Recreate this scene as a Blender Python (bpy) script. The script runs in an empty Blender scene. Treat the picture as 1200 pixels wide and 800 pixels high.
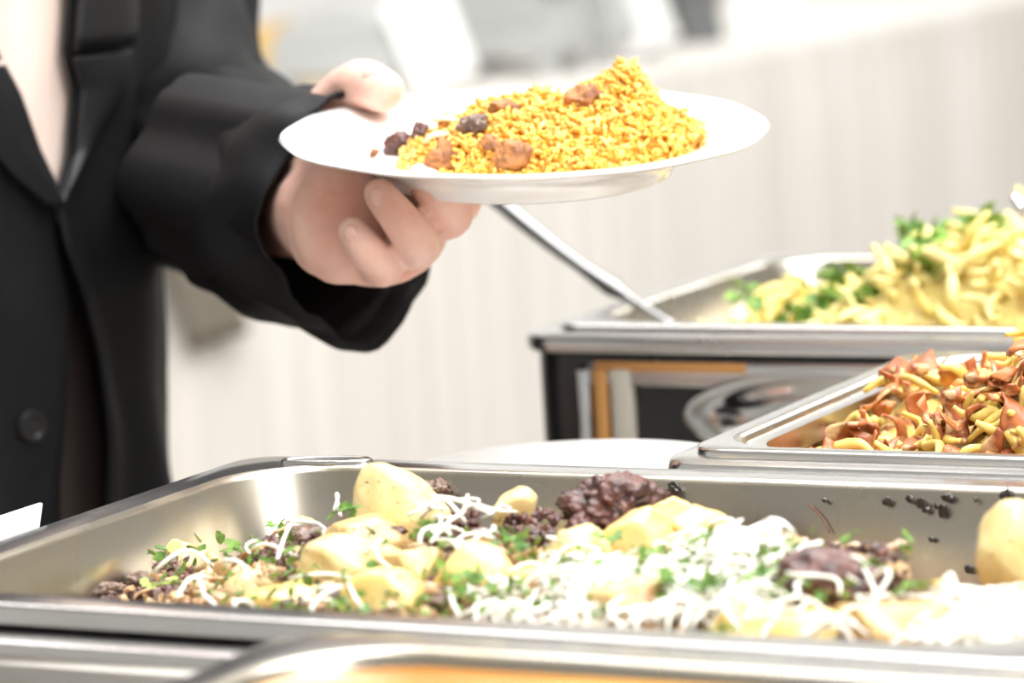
import bpy, bmesh, math, random
import numpy as np
from mathutils import Vector, Matrix, noise, Quaternion

random.seed(7)
rng = np.random.default_rng(7)
sc = bpy.context.scene
COL = sc.collection

# ------------------------------------------------------------------ camera
F = 3965.0                      # focal length in pixels of the 1200x800 frame
PITCH, ROLL = 0.1383, 0.0604
CAMZ = 1.281
CP, SP = math.cos(PITCH), math.sin(PITCH)
FW = Vector((0, CP, -SP))
_up = Vector((0, SP, CP)); _rt = Vector((1, 0, 0))
RT = math.cos(ROLL) * _rt - math.sin(ROLL) * _up
UP = math.cos(ROLL) * _up + math.sin(ROLL) * _rt
CAM = Vector((0, 0, CAMZ))
cd = bpy.data.cameras.new('camera'); cam = bpy.data.objects.new('camera', cd); COL.objects.link(cam)
m3 = Matrix((RT, UP, -FW)).transposed()
cam.matrix_world = Matrix.Translation(CAM) @ m3.to_4x4()
cd.sensor_width = 36.0; cd.lens = F * 36.0 / 1200.0
cd.clip_start = 0.05; cd.clip_end = 60
cd.dof.use_dof = True; cd.dof.focus_distance = 1.60; cd.dof.aperture_fstop = 6.6
sc.camera = cam

# ------------------------------------------------------------------ light
sc.view_settings.view_transform = 'Standard'
sc.view_settings.look = 'None'
sc.view_settings.gamma = 1.0
sc.view_settings.use_curve_mapping = False
sc.view_settings.exposure = 0.44
w = bpy.data.worlds.new('world'); sc.world = w; w.use_nodes = True
bg = w.node_tree.nodes['Background']
bg.inputs['Color'].default_value = (0.97, 0.985, 1.0, 1); bg.inputs['Strength'].default_value = 0.55

def area(name, loc, target, sx, sy, power, col=(0.99, 0.99, 1.0)):
    l = bpy.data.lights.new(name, 'AREA'); l.shape = 'RECTANGLE'; l.size = sx; l.size_y = sy
    l.energy = power; l.color = col
    o = bpy.data.objects.new(name, l); COL.objects.link(o); o.location = loc
    o.rotation_euler = (Vector(target) - Vector(loc)).to_track_quat('-Z', 'Y').to_euler()
    return o
area('ceiling_lamp_over_buffet', (0.7, 1.5, 3.1), (0.5, 1.6, 1.0), 2.2, 2.2, 96)
area('ceiling_lamp_over_aisle', (-0.6, 3.2, 3.1), (-0.4, 3.4, 0.5), 2.0, 1.2, 40)
area('ceiling_lamp_over_counter', (2.2, 5.4, 3.1), (1.0, 6.0, 0.4), 2.2, 1.2, 52)
area('added_wall_fill', (-0.6, 6.6, 3.1), (-0.4, 8.2, 1.0), 2.4, 1.2, 42)  # added fill that brightens the back wall mirrored in the steel rims
area('ceiling_lamp_by_entrance', (1.3, -0.6, 3.0), (0.1, 1.7, 1.0), 1.2, 1.0, 60)

# ------------------------------------------------------------------ helpers: positions
TH = 0.4894                     # the buffet runs at 28 degrees to the lens axis
CT, ST = math.cos(TH), math.sin(TH)
O1 = Vector((-0.2863, 1.3803, 1.0))          # front corner of the main pan's rim, rims stand at z = 1
def UV(u, v, z=1.0): return Vector((O1.x + u * CT + v * ST, O1.y - u * ST + v * CT, z))
def toUV(p): dx, dy = p.x - O1.x, p.y - O1.y; return dx * CT - dy * ST, dx * ST + dy * CT
def ray(px, py): return FW + RT * ((px - 600) / F) - UP * ((py - 400) / F)
def PT(px, py, d): return CAM + ray(px, py) * d
def PZ(px, py, z):
    r = ray(px, py); return CAM + r * ((z - CAMZ) / r.z)
def PY(px, py, y):
    r = ray(px, py); return CAM + r * (y / r.y)

# ------------------------------------------------------------------ helpers: materials
def lin(c):
    return tuple(((x / 255) / 12.92 if x / 255 <= 0.04045 else ((x / 255 + 0.055) / 1.055) ** 2.4) for x in c)
MATS = {}
def mat(name, col, rough=0.5, metal=0.0, col2=None, nscale=20.0, lo=0.4, hi=0.6, col3=None, n3=60.0, lo3=0.6, hi3=0.68,
        bump=0.0, bscale=80.0, sss=0.0, coat=0.0, spec=0.5, aniso=0.0, rough2=None, trans=0.0, stretch=None, obj_random=0.0):
    if name in MATS: return MATS[name]
    m = bpy.data.materials.new(name); m.use_nodes = True; MATS[name] = m
    nt = m.node_tree; N = nt.nodes; L = nt.links; b = N['Principled BSDF']
    b.inputs['Base Color'].default_value = (*lin(col), 1); b.inputs['Roughness'].default_value = rough
    b.inputs['Metallic'].default_value = metal; b.inputs['Specular IOR Level'].default_value = spec
    if sss:
        b.inputs['Subsurface Weight'].default_value = sss; b.inputs['Subsurface Scale'].default_value = 0.006
        b.inputs['Subsurface Radius'].default_value = (1.0, 0.6, 0.35)
    if coat: b.inputs['Coat Weight'].default_value = coat; b.inputs['Coat Roughness'].default_value = 0.12
    if trans: b.inputs['Transmission Weight'].default_value = trans
    tc = N.new('ShaderNodeTexCoord'); co = tc.outputs['Object']
    if stretch:
        mp = N.new('ShaderNodeMapping'); mp.inputs['Scale'].default_value = stretch; L.new(co, mp.inputs['Vector']); co = mp.outputs['Vector']
    def nz(scale, lo, hi, detail=4):
        n = N.new('ShaderNodeTexNoise'); n.inputs['Scale'].default_value = scale; n.inputs['Detail'].default_value = detail
        L.new(co, n.inputs['Vector'])
        r = N.new('ShaderNodeMapRange'); r.inputs['From Min'].default_value = lo; r.inputs['From Max'].default_value = hi
        L.new(n.outputs['Fac'], r.inputs['Value']); return r.outputs['Result']
    cur = None
    if col2 is not None:
        mx = N.new('ShaderNodeMix'); mx.data_type = 'RGBA'
        mx.inputs['A'].default_value = (*lin(col), 1); mx.inputs['B'].default_value = (*lin(col2), 1)
        f = nz(nscale, lo, hi); L.new(f, mx.inputs['Factor']); cur = mx.outputs['Result']
        if rough2 is not None:
            r = N.new('ShaderNodeMapRange'); r.inputs['To Min'].default_value = rough; r.inputs['To Max'].default_value = rough2
            L.new(f, r.inputs['Value']); L.new(r.outputs['Result'], b.inputs['Roughness'])
    if col3 is not None:
        mx = N.new('ShaderNodeMix'); mx.data_type = 'RGBA'
        if cur: L.new(cur, mx.inputs['A'])
        else: mx.inputs['A'].default_value = (*lin(col), 1)
        mx.inputs['B'].default_value = (*lin(col3), 1); L.new(nz(n3, lo3, hi3), mx.inputs['Factor']); cur = mx.outputs['Result']
    if obj_random:
        oi = N.new('ShaderNodeObjectInfo'); hs = N.new('ShaderNodeHueSaturation')
        r = N.new('ShaderNodeMapRange'); r.inputs['To Min'].default_value = 1 - obj_random; r.inputs['To Max'].default_value = 1 + obj_random
        L.new(oi.outputs['Random'], r.inputs['Value']); L.new(r.outputs['Result'], hs.inputs['Value'])
        if cur: L.new(cur, hs.inputs['Color'])
        else: hs.inputs['Color'].default_value = (*lin(col), 1)
        cur = hs.outputs['Color']
    if cur: L.new(cur, b.inputs['Base Color'])
    if bump:
        n = N.new('ShaderNodeTexNoise'); n.inputs['Scale'].default_value = bscale; n.inputs['Detail'].default_value = 5; L.new(co, n.inputs['Vector'])
        bp = N.new('ShaderNodeBump'); bp.inputs['Strength'].default_value = bump; bp.inputs['Distance'].default_value = 0.004
        L.new(n.outputs['Fac'], bp.inputs['Height']); L.new(bp.outputs['Normal'], b.inputs['Normal'])
    return m

def attr_mat(name, cols, rough, attr='tint', sss=0.0, coat=0.0):
    """colour picked per piece from a ramp by the piece's own random tint"""
    m = bpy.data.materials.new(name); m.use_nodes = True; nt = m.node_tree; N = nt.nodes; L = nt.links; b = N['Principled BSDF']
    a = N.new('ShaderNodeAttribute'); a.attribute_name = attr
    r = N.new('ShaderNodeValToRGB'); e = r.color_ramp.elements
    e[0].color = (*lin(cols[0]), 1); e[1].color = (*lin(cols[-1]), 1)
    for i, c in enumerate(cols[1:-1]): x = e.new((i + 1) / (len(cols) - 1)); x.color = (*lin(c), 1)
    L.new(a.outputs['Fac'], r.inputs['Fac']); L.new(r.outputs['Color'], b.inputs['Base Color'])
    b.inputs['Roughness'].default_value = rough
    if sss: b.inputs['Subsurface Weight'].default_value = sss; b.inputs['Subsurface Scale'].default_value = 0.004
    if coat: b.inputs['Coat Weight'].default_value = coat; b.inputs['Coat Roughness'].default_value = 0.15
    return m

STEEL = mat('brushed_steel', (222, 221, 220), 0.20, 1.0, col2=(212, 210, 208), nscale=9, lo=.35, hi=.7, bump=0.02, bscale=300, rough2=0.28)
STEEL_IN = mat('greasy_pan_steel', (192, 186, 175), 0.24, 1.0, col2=(176, 166, 144), nscale=14, lo=.45, hi=.7, rough2=0.42)
STEEL_POL = mat('polished_steel', (205, 204, 202), 0.12, 1.0)
STEEL_DK = mat('grey_steel', (150, 151, 150), 0.3, 1.0)
PALEG = mat('pale_grey_enamel', (184, 186, 184), 0.4)
BLACKP = mat('black_gloss_and_reflection', (26, 27, 28), 0.25, 0.0, coat=0.3)  # also paints the dark reflections on the farthest dish's front
COPPER_REFL = mat('copper_reflection', (196, 142, 84), 0.35, 0.6)
GREY_REFL = mat('grey_reflection', (158, 152, 140), 0.45)
PORC = mat('white_porcelain', (246, 245, 242), 0.16, coat=0.5)
CLOTH = mat('white_tablecloth', (238, 234, 226), 0.8, bump=0.08, bscale=500)
DRAPE = mat('cream_drape', (226, 222, 216), 0.85, col2=(218, 213, 205), nscale=1.2, stretch=(6, 6, .4))
WALLM = mat('pale_wall', (228, 228, 225), 0.8, col2=(222, 222, 219), nscale=2)
FLOORM = mat('floor_stone', (150, 142, 130), 0.5, col2=(138, 130, 120), nscale=3)
CEILM = mat('ceiling_paint', (236, 236, 232), 0.8)
JACK = mat('black_suit_cloth', (9, 9, 11), 0.6, col2=(13, 13, 16), nscale=30, bump=0.12, bscale=900, spec=0.25)
JACKIN = mat('jacket_lining', (40, 31, 27), 0.55)
LAPEL = mat('black_lapel_cloth', (14, 14, 17), 0.5, bump=0.08, bscale=900, spec=0.4)
SHIRT = mat('pale_pink_shirt', (240, 222, 210), 0.6, col2=(232, 208, 194), nscale=9, stretch=(3, 3, .7), sss=0.05)
TROUS = mat('dark_trousers', (30, 27, 27), 0.7)
SKIN = mat('skin', (238, 196, 180), 0.45, col2=(226, 168, 148), nscale=28, lo=.42, hi=.68, sss=0.25, bump=0.15, bscale=160, spec=0.4)
NAIL = mat('fingernail', (228, 182, 166), 0.25, coat=0.3)
HAIR = mat('dark_hair', (48, 36, 30), 0.6)
WOOD = mat('honey_wood', (222, 190, 130), 0.5, col2=(212, 176, 112), nscale=8, stretch=(1, 10, 10))
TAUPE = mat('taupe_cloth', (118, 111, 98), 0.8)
CARD = mat('white_card', (250, 250, 248), 0.6)
DARKG = mat('dark_grey_enamel', (104, 106, 106), 0.4)
BLKB = mat('black_button', (15, 15, 16), 0.45)

# ------------------------------------------------------------------ helpers: meshes and objects
def mesh(name, verts, faces, smooth=True, sharp=None):
    me = bpy.data.meshes.new(name); me.from_pydata([tuple(v) for v in verts], [], faces); me.update()
    bm = bmesh.new(); bm.from_mesh(me); bmesh.ops.recalc_face_normals(bm, faces=bm.faces); bm.to_mesh(me); bm.free()
    if smooth:
        me.polygons.foreach_set('use_smooth', [True] * len(me.polygons))
        if sharp: me.set_sharp_from_angle(angle=math.radians(sharp))
    return me
def put(name, me, material, parent=None, loc=None, rot=None, scale=None):
    o = bpy.data.objects.new(name, me); COL.objects.link(o)
    if material is not None and not me.materials: me.materials.append(material)
    if parent is not None: o.parent = parent
    if loc is not None: o.location = loc
    if rot is not None:
        if isinstance(rot, Quaternion): o.rotation_mode = 'QUATERNION'; o.rotation_quaternion = rot
        else: o.rotation_euler = rot
    if scale is not None: o.scale = scale if hasattr(scale, '__len__') else (scale,) * 3
    return o
def tag(o, label=None, cat=None, group=None, kind=None):
    if label: o['label'] = label
    if cat: o['category'] = cat
    if group: o['group'] = group
    if kind: o['kind'] = kind
    return o
def empty(name, loc=(0, 0, 0), rz=0.0):
    o = bpy.data.objects.new(name, None); COL.objects.link(o); o.location = loc; o.rotation_euler = (0, 0, rz)
    o.empty_display_size = 0.02
    return o
def loft(rings, closed=True, cap0=False, cap1=False):
    n = len(rings[0]); V = [v for r in rings for v in r]; Fc = []
    for i in range(len(rings) - 1):
        for j in range(n if closed else n - 1):
            k = (j + 1) % n
            Fc.append((i * n + j, i * n + k, (i + 1) * n + k, (i + 1) * n + j))
    if cap0: Fc.append(tuple(range(n))[::-1])
    if cap1: Fc.append(tuple((len(rings) - 1) * n + j for j in range(n)))
    return V, Fc
def rrect(hl, hw, r, z, n=8):
    r = min(r, hl * .99, hw * .99); P = []
    for cx, cy, a0 in ((hl - r, hw - r, 0), (-hl + r, hw - r, 90), (-hl + r, -hw + r, 180), (hl - r, -hw + r, 270)):
        for i in range(n + 1):
            a = math.radians(a0 + 90 * i / n); P.append((cx + r * math.cos(a), cy + r * math.sin(a), z))
    return P
def boxmesh(sx, sy, sz, bev=0.0, seg=2, name='box'):
    bm = bmesh.new(); bmesh.ops.create_cube(bm, size=1.0); bmesh.ops.scale(bm, vec=(sx, sy, sz), verts=bm.verts)
    if bev: bmesh.ops.bevel(bm, geom=bm.edges[:], offset=bev, segments=seg, profile=0.5, affect='EDGES')
    me = bpy.data.meshes.new(name); bm.to_mesh(me); bm.free()
    me.polygons.foreach_set('use_smooth', [True] * len(me.polygons)); me.set_sharp_from_angle(angle=math.radians(35))
    return me
def lathe(prof, n=48, cap0=True, cap1=True, sharp=40):
    rings = [[(r * math.cos(2 * math.pi * j / n), r * math.sin(2 * math.pi * j / n), z) for j in range(n)] for r, z in prof]
    V, Fc = loft(rings, True, cap0, cap1); return mesh('lathe', V, Fc, True, sharp)
def frames(path):
    path = [Vector(p) for p in path]; T = []
    for i in range(len(path)):
        a = path[max(0, i - 1)]; b = path[min(len(path) - 1, i + 1)]; T.append((b - a).normalized())
    n = T[0].orthogonal().normalized(); out = []
    for i, t in enumerate(T):
        n = (n - t * n.dot(t)).normalized(); out.append((path[i], t, n, t.cross(n)))
    return out
def tube(path, rad, n=8, cap=True, flat=1.0):
    rings = []; fr = frames(path)
    for i, (p, t, a, b) in enumerate(fr):
        r = rad[i] if hasattr(rad, '__len__') else rad
        rings.append([p + a * (r * math.cos(2 * math.pi * j / n)) + b * (r * flat * math.sin(2 * math.pi * j / n)) for j in range(n)])
    return loft(rings, True, cap, cap)
def tubemesh(path, rad, n=8, flat=1.0, sharp=None):
    V, Fc = tube(path, rad, n, True, flat); return mesh('tube', V, Fc, True, sharp)
def bez(pts, n=24):
    """Catmull-Rom through pts"""
    P = [Vector(p) for p in pts]; P = [2 * P[0] - P[1]] + P + [2 * P[-1] - P[-2]]; out = []
    segs = len(P) - 3
    for s in range(segs):
        a, b, c, d = P[s:s + 4]
        m = max(2, n // segs)
        for i in range(m + (s == segs - 1)):
            t = i / m
            out.append(0.5 * ((2 * b) + (c - a) * t + (2 * a - 5 * b + 4 * c - d) * t * t + (-a + 3 * b - 3 * c + d) * t ** 3))
    return out
def lerp(a, b, t): return a + (b - a) * t
def interp(x, xs, ys): return float(np.interp(x, xs, ys))
def sstep(x, a, b):
    t = min(1, max(0, (x - a) / (b - a))); return t * t * (3 - 2 * t)
def struct(name, me, m, **k):
    o = put(name, me, m, **k); o['kind'] = 'structure'; return o

# ------------------------------------------------------------------ room
struct('floor', boxmesh(9, 11, 0.1), FLOORM, loc=(0, 3.0, -0.05))
struct('wall_back', boxmesh(9, 0.12, 3.3), WALLM, loc=(0, 8.3, 1.65))
struct('wall_left', boxmesh(0.12, 11, 3.3), WALLM, loc=(-4.44, 3.0, 1.65))
struct('wall_right', boxmesh(0.12, 11, 3.3), WALLM, loc=(4.44, 3.0, 1.65))
struct('ceiling', boxmesh(9, 11, 0.1), CEILM, loc=(0, 3.0, 3.35))

# ------------------------------------------------------------------ skirted counter behind
A = Vector((-0.87, 3.36, 0)); B = Vector((1.29, 7.42, 0))
dirc = (B - A).normalized(); nrm = Vector((dirc.y, -dirc.x, 0))      # nrm faces the camera
CL = (B - A).length; CTOP = 0.96
counter = empty('skirted_counter', (A + B) / 2)
tag(counter, 'long counter with a pleated cream floor-length skirt behind the buffet', 'counter')
def cpos(s, off, z): return A + dirc * s + nrm * (-off) + Vector((0, 0, z))
o = put('top', boxmesh(CL, 0.88, 0.03, 0.006), DRAPE, counter); o.rotation_euler = (0, 0, math.atan2(dirc.y, dirc.x)); o.location = cpos(CL / 2, 0.43, CTOP - .015) - counter.location
nx = 1000; zs_ = [0.01, 0.3, 0.6, 0.80, 0.90, 0.93, CTOP - .001]; rings = []
for z in zs_:
    row = []
    for i in range(nx + 1):
        s = CL * i / nx; k = 1.0 - 0.75 * sstep(z, .83, .95)
        off = k * (0.011 * math.sin(s * 2 * math.pi / 0.105 + 0.6 * math.sin(s * 3.1)) + 0.006 * math.sin(s * 2 * math.pi / 0.047 + 1) + .012 * noise.noise((s * 2.2, z * .6, 0)))
        row.append(cpos(s, 0.0 - off - 0.02, z) - counter.location)
    rings.append(row)
V, Fc = loft(rings, False); sk = put('pleated_skirt', mesh('skirt', V, Fc), DRAPE, counter)
sk.modifiers.new('thick', 'SOLIDIFY').thickness = 0.003

cang = math.atan2(dirc.y, dirc.x)
def on_counter(px, py_unused, back):
    """point of the counter top seen in column px, `back` metres behind its front edge"""
    r = ray(px, 60); P0 = A + nrm * (-back)
    t = ((P0.x - CAM.x) * nrm.x + (P0.y - CAM.y) * nrm.y) / (r.x * nrm.x + r.y * nrm.y)
    p = CAM + r * t; return Vector((p.x, p.y, CTOP))

def roll_top_dish(px, back, sx, sy, h, m, label):
    t = empty('covered_chafing_dish', on_counter(px, 0, back), cang); tag(t, label, 'chafing dish', 'covered dishes on the skirted counter')
    put('base', boxmesh(sx, sy, 0.05, .008), m, t, (0, 0, 0.055))
    V, Fc = [], []; rings = []
    for k in range(13):
        a = math.pi * k / 12; rings.append([(x, -sy * .47 * math.cos(a), .08 + h * math.sin(a)) for x in (-sx * .48, sx * .48)])
    V = [v for r in rings for v in r]
    Fc = [(2 * i, 2 * i + 1, 2 * i + 3, 2 * i + 2) for i in range(12)] + [tuple(2 * i for i in range(13)), tuple(2 * i + 1 for i in range(13))[::-1], (0, 1, 25, 24)]
    c = put('roll_top', mesh('rolltop', V, Fc, True, 40), m, t)
    put('handle', tubemesh([(-.07, -sy * .42, .10 + h * .4), (-.06, -sy * .50, .10 + h * .45), (.06, -sy * .50, .10 + h * .45), (.07, -sy * .42, .10 + h * .4)], .008, 8), BLACKP, c)
    for sx_ in (-1, 1):
        for sy_ in (-1, 1): put('leg', boxmesh(.03, .03, .03, .004), m, t, (sx_ * sx * .42, sy_ * sy * .4, .0151))
    return t
roll_top_dish(600, .14, .13, .22, .10, PALEG, 'grey steel covered dish on the counter, directly behind the heap of rice')
roll_top_dish(428, .22, .20, .22, .05, PALEG, 'low grey steel covered dish on the counter, beyond the thumb and sleeve')
roll_top_dish(675, .16, .22, .24, .12, PALEG, 'tall grey covered dish between two white cards on the counter')
t = empty('coffee_urn', on_counter(815, 0, .14)); tag(t, 'dark grey urn standing on the skirted counter between white cards', 'urn')
put('body', lathe([(.05, .001), (.055, .01), (.05, .03), (.045, .06), (.052, .09), (.055, .2), (.045, .23), (.02, .245)]), DARKG, t)
put('lid', lathe([(.046, .23), (.03, .25), (.012, .256), (.012, .27), (.018, .28), (.006, .29)]), STEEL_DK, t)
put('tap', tubemesh([(0, -.05, .07), (0, -.075, .07), (0, -.085, .05)], .008), STEEL_DK, t)
for px, bk, lean, hh, ww, lab in ((505, .06, .32, .14, .10, 'white card leaning on the counter just above the thumb'),
                               (742, .05, .32, .19, .10, 'white card on the counter beyond the peak of the rice'),
                               (893, .05, .30, .16, .12, 'rightmost white card on the counter, next to the dark urn')):
    o = put('menu_card', boxmesh(ww, .012, hh, .002), CARD, None, on_counter(px, 0, bk) + Vector((0, 0, hh / 2 * math.cos(lean) + .018)), (0, -lean, .1)); tag(o, lab, 'card', 'white cards on the skirted counter')
t = empty('lit_band_tray', on_counter(330, 0, .55), cang); tag(t, 'honey-coloured tray made up for a yellow lit band beyond the black sleeve', 'tray')  # tray colour stands in for a yellow lit band on the wall
put('tray_floor', boxmesh(.34, .22, .012, .003), WOOD, t, (0, 0, .0061))
for sy_ in (-1, 1): put('side_board', boxmesh(.34, .014, .09, .004), WOOD, t, (0, sy_ * .11, .0451))
for sx_ in (-1, 1): put('end_board', boxmesh(.014, .2, .09, .004), WOOD, t, (sx_ * .163, 0, .05))
# taupe runner that hangs down over the counter's edge
def on_skirt(px, py, off):
    r = ray(px, py); P0 = A + nrm * off; t = ((P0.x - CAM.x) * nrm.x + (P0.y - CAM.y) * nrm.y) / (r.x * nrm.x + r.y * nrm.y); return CAM + r * t
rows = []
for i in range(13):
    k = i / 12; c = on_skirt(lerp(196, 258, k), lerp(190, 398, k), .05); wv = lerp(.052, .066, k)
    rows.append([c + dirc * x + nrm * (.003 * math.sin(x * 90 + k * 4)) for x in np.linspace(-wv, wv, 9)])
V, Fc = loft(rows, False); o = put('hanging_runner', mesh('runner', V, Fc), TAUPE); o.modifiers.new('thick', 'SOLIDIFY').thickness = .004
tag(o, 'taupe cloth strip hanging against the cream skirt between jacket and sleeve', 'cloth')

# ------------------------------------------------------------------ buffet table
TZ = 0.80
tb = empty('buffet_table', UV(.75, .36, 0), -TH); tag(tb, 'long buffet table under the pans of hot food', 'table')
put('tabletop', boxmesh(1.70, 1.80, .03, .004), WOOD, tb, (0, 0, TZ - .02))
for sx_ in (-1, 1):
    for sy_ in (-1, 1): put('leg', boxmesh(.05, .05, TZ - .036, .004), STEEL_DK, tb, (sx_ * .78, sy_ * .83, (TZ - .036) / 2))
rings = []
for z, ex in ((.05, .016), (.4, .014), (TZ - .03, .010), (TZ - .004, .008), (TZ + .001, .0), (TZ + .001, -.05)):
    base = rrect(.85 + ex, .90 + ex, .03, z, 60) if False else None
    row = []
    per = [(-1, -1, 1, -1), (1, -1, 1, 1), (1, 1, -1, 1), (-1, 1, -1, -1)]
    for x0, y0, x1, y1 in per:
        for i in range(80):
            k = i / 80; x = lerp(x0, x1, k) * (.85 + ex); y = lerp(y0, y1, k) * (.90 + ex)
            wv = (.012 * math.sin(k * 80 * .9) * sstep(TZ - z, .02, .3))
            l = math.hypot(x, y); row.append((x * (1 + wv / l), y * (1 + wv / l), z))
    rings.append(row)
V, Fc = loft(rings, True, False, True)
o = put('tablecloth', mesh('cloth', V, Fc, True, 50), CLOTH, None, UV(.75, .36, 0), (0, 0, -TH)); tag(o, 'white tablecloth covering the buffet table beneath the pans', 'tablecloth')
TZ += .0015

# ------------------------------------------------------------------ pans and chafing dishes
def food_pan(name, cu, cv, L, W, z, depth, fl, rin, label, m_in=STEEL_IN, notch=None):
    t = empty(name, UV(cu, cv, z), -TH); tag(t, label, 'food pan', 'steel food pans on the buffet')
    prof_out = [(fl + .016, -depth - .002, rin), (fl + .008, -depth + .004, rin), (fl, -.006, rin), (fl - .002, -.0028, rin), (.003, -.0026, .02), (.0022, -.008, .02), (.0, -.0082, .021),
                (0, -.002, .021), (.0006, -.0006, .021), (.002, 0, .02), (fl * .55, .0004, rin * .8), (fl - .002, 0, rin)]
    prof_in = [(fl - .002, 0, rin), (fl + .0005, -.0008, rin), (fl + .002, -.003, rin), (fl + .0075, -depth + .016, rin), (fl + .010, -depth + .007, rin), (fl + .016, -depth + .0015, rin), (fl + .024, -depth, rin)]
    V, Fc = loft([rrect(L / 2 - i, W / 2 - i, r, zz, 10) for i, zz, r in prof_out], True, True, False)
    put('rim', mesh('rim', V, Fc, True, 60), STEEL, t)
    V, Fc = loft([rrect(L / 2 - i, W / 2 - i, r, zz, 10) for i, zz, r in prof_in], True, False, True)
    put('basin', mesh('basin', V, Fc, True, 60), m_in, t)
    return t
def chafer(cu, cv, L, W, ztop, hb, label, rimw=.03, body=STEEL, legs=True, inset=.012):
    t = empty('chafing_dish', UV(cu, cv, TZ), -TH); tag(t, label, 'chafing dish', 'chafing dishes on the buffet table')
    zt = ztop - TZ
    prof = [(rimw, -.004, .03), (rimw, -.0005, .03), (rimw - .003, 0, .03), (.006, 0, .022), (.0015, -.0015, .024), (0, -.006, .024), (.0015, -.0105, .024), (.006, -.012, .024), (rimw, -.012, .03), (rimw, -.004, .03)]
    V, Fc = loft([rrect(L / 2 - i, W / 2 - i, r, zt + zz, 8) for i, zz, r in prof]); put('frame_rim', mesh('frame', V, Fc, True, 50), STEEL, t)
    prof = [(inset, -.0125, .024), (inset, -hb + .012, .024), (inset + .004, -hb + .003, .024), (inset + .012, -hb, .024)]
    V, Fc = loft([rrect(L / 2 - i, W / 2 - i, r, zt + zz, 8) for i, zz, r in prof], True, False, True); put('water_pan', mesh('waterpan', V, Fc, True, 50), body, t)
    if legs:
        for sx_ in (-1, 1):
            for sy_ in (-1, 1): put('leg', boxmesh(.022, .022, zt - hb - .0005, .003), STEEL, t, (sx_ * (L / 2 - inset - .03), sy_ * (W / 2 - inset - .03), (zt - hb) / 2))
    return t

# main pan
PL, PW = .53, .325
P1 = food_pan('food_pan', PL / 2, PW / 2, PL, PW, 1.0, .065, .021, .045, 'large steel pan of potatoes, meat and grated white shreds')
chafer(PL / 2, PW / 2 - .003, PL + .020, PW + .022, .9890, .10, 'steel chafing dish beneath the pan of potatoes', rimw=.024)
# finger notch in the pan's back corner
nt_ = put('corner_notch', mesh('notch', *tube(bez([(math.cos(a) * .022, math.sin(a) * .0062, 0) for a in np.linspace(0, 2 * math.pi, 17)], 48), .0016, 8, False)), STEEL_POL, P1)
nt_.location = (-PL / 2 + .052, PW / 2 - .0135, .0006); nt_.rotation_euler = (0, 0, math.radians(12))

# pan with browned noodles behind, its neighbours
L2, W2 = .62, .33
C2U, C2V = .2125 + L2 / 2, .341 + W2 / 2
P2 = food_pan('food_pan', C2U, C2V, L2 - .024, W2 - .024, 1.004, .06, .012, .034, 'steel pan of browned noodles and bacon behind the potato pan')
chafer(C2U, C2V, L2, W2, 1.0, .09, 'steel chafing dish beneath the bacon noodles', rimw=.035)
L3, W3 = .66, .375
C3U, C3V = -.062 + L3 / 2, .725 + W3 / 2
P3 = food_pan('food_pan', C3U, C3V, L3 - .034, W3 - .034, 1.004, .055, .016, .045, 'steel pan of pale noodles with green herbs, farthest along the buffet')
c3 = chafer(C3U, C3V, L3, W3, 1.0, .17, 'chafing dish with dark reflections painted on its steel front beneath the herb noodles', rimw=.035, body=BLACKP, legs=False, inset=.006)  # black body colour stands for dark reflections in polished steel
def c3loc(u, z): return (u - L3 / 2, -W3 / 2 + .004, z - TZ)
hb = .165
for u, wd, mm, nm in ((.046, .010, STEEL_POL, 'pale_reflection'), (.058, .010, COPPER_REFL, 'copper_reflection'), (.072, .014, GREY_REFL, 'grey_reflection')):  # upright bands painted as reflections in the dish's polished front
    put(nm, boxmesh(wd, .008, .15, .002), mm, c3, c3loc(u, .905))
put('copper_reflection_bar', boxmesh(.10, .007, .006, .001), COPPER_REFL, c3, c3loc(.105, .981))  # crossbar of the same painted reflection
put('front_band', boxmesh(.62, .006, .016, .002), STEEL, c3, c3loc(.36, .977))
# steel reflection shaped as an oval boss on the front of that dish
rings = []
for i in range(15):
    k = i / 14; a = .5 * math.pi * k; rr_ = math.cos(a); bulge = .012 * math.sin(a) + .0022 * math.sin(k * 11)
    rings.append([(.095 * rr_ * math.cos(2 * math.pi * j / 40) * 1.0, -bulge, .028 * rr_ * math.sin(2 * math.pi * j / 40)) for j in range(40)])
V, Fc = loft(rings[:-1], True, False, True); put('oval_reflection', mesh('relief', V, Fc, True, 60), STEEL_POL, c3, c3loc(.205, .953))
# nearest pan at the bottom of the view
L4, W4 = .53, .325
C4U, C4V = .2326 + L4 / 2, -.018 - W4 / 2
P4 = food_pan('food_pan', C4U, C4V, L4, W4, 1.002, .065, .019, .05, 'nearest steel pan holding orange-brown sauce', m_in=STEEL_IN)
chafer(C4U, C4V - .003, L4 + .010, W4 + .010, .9865, .10, 'steel chafing dish beneath the pan of orange-brown sauce', rimw=.024)
SAUCE = mat('orange_sauce', (206, 150, 62), 0.22, col2=(186, 122, 40), nscale=12, coat=0.4)
V, Fc = loft([[(x * 1, y * 1, .0015 * noise.noise((x * 16, y * 16, 2))) for x, y, _ in rrect((L4 / 2 - .0212) * k, (W4 / 2 - .0212) * k, .05 * k, 0, 12)] for k in (1, .97, .92, .85, .75, .6, .45, .3, .15, .03)], True, False, True)
o = put('orange_sauce', mesh('sauce', V, Fc), SAUCE, None, UV(C4U, C4V, .9965), (0, 0, -TH)); tag(o, 'orange-brown sauce filling the nearest pan', 'sauce', kind='stuff')

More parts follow.
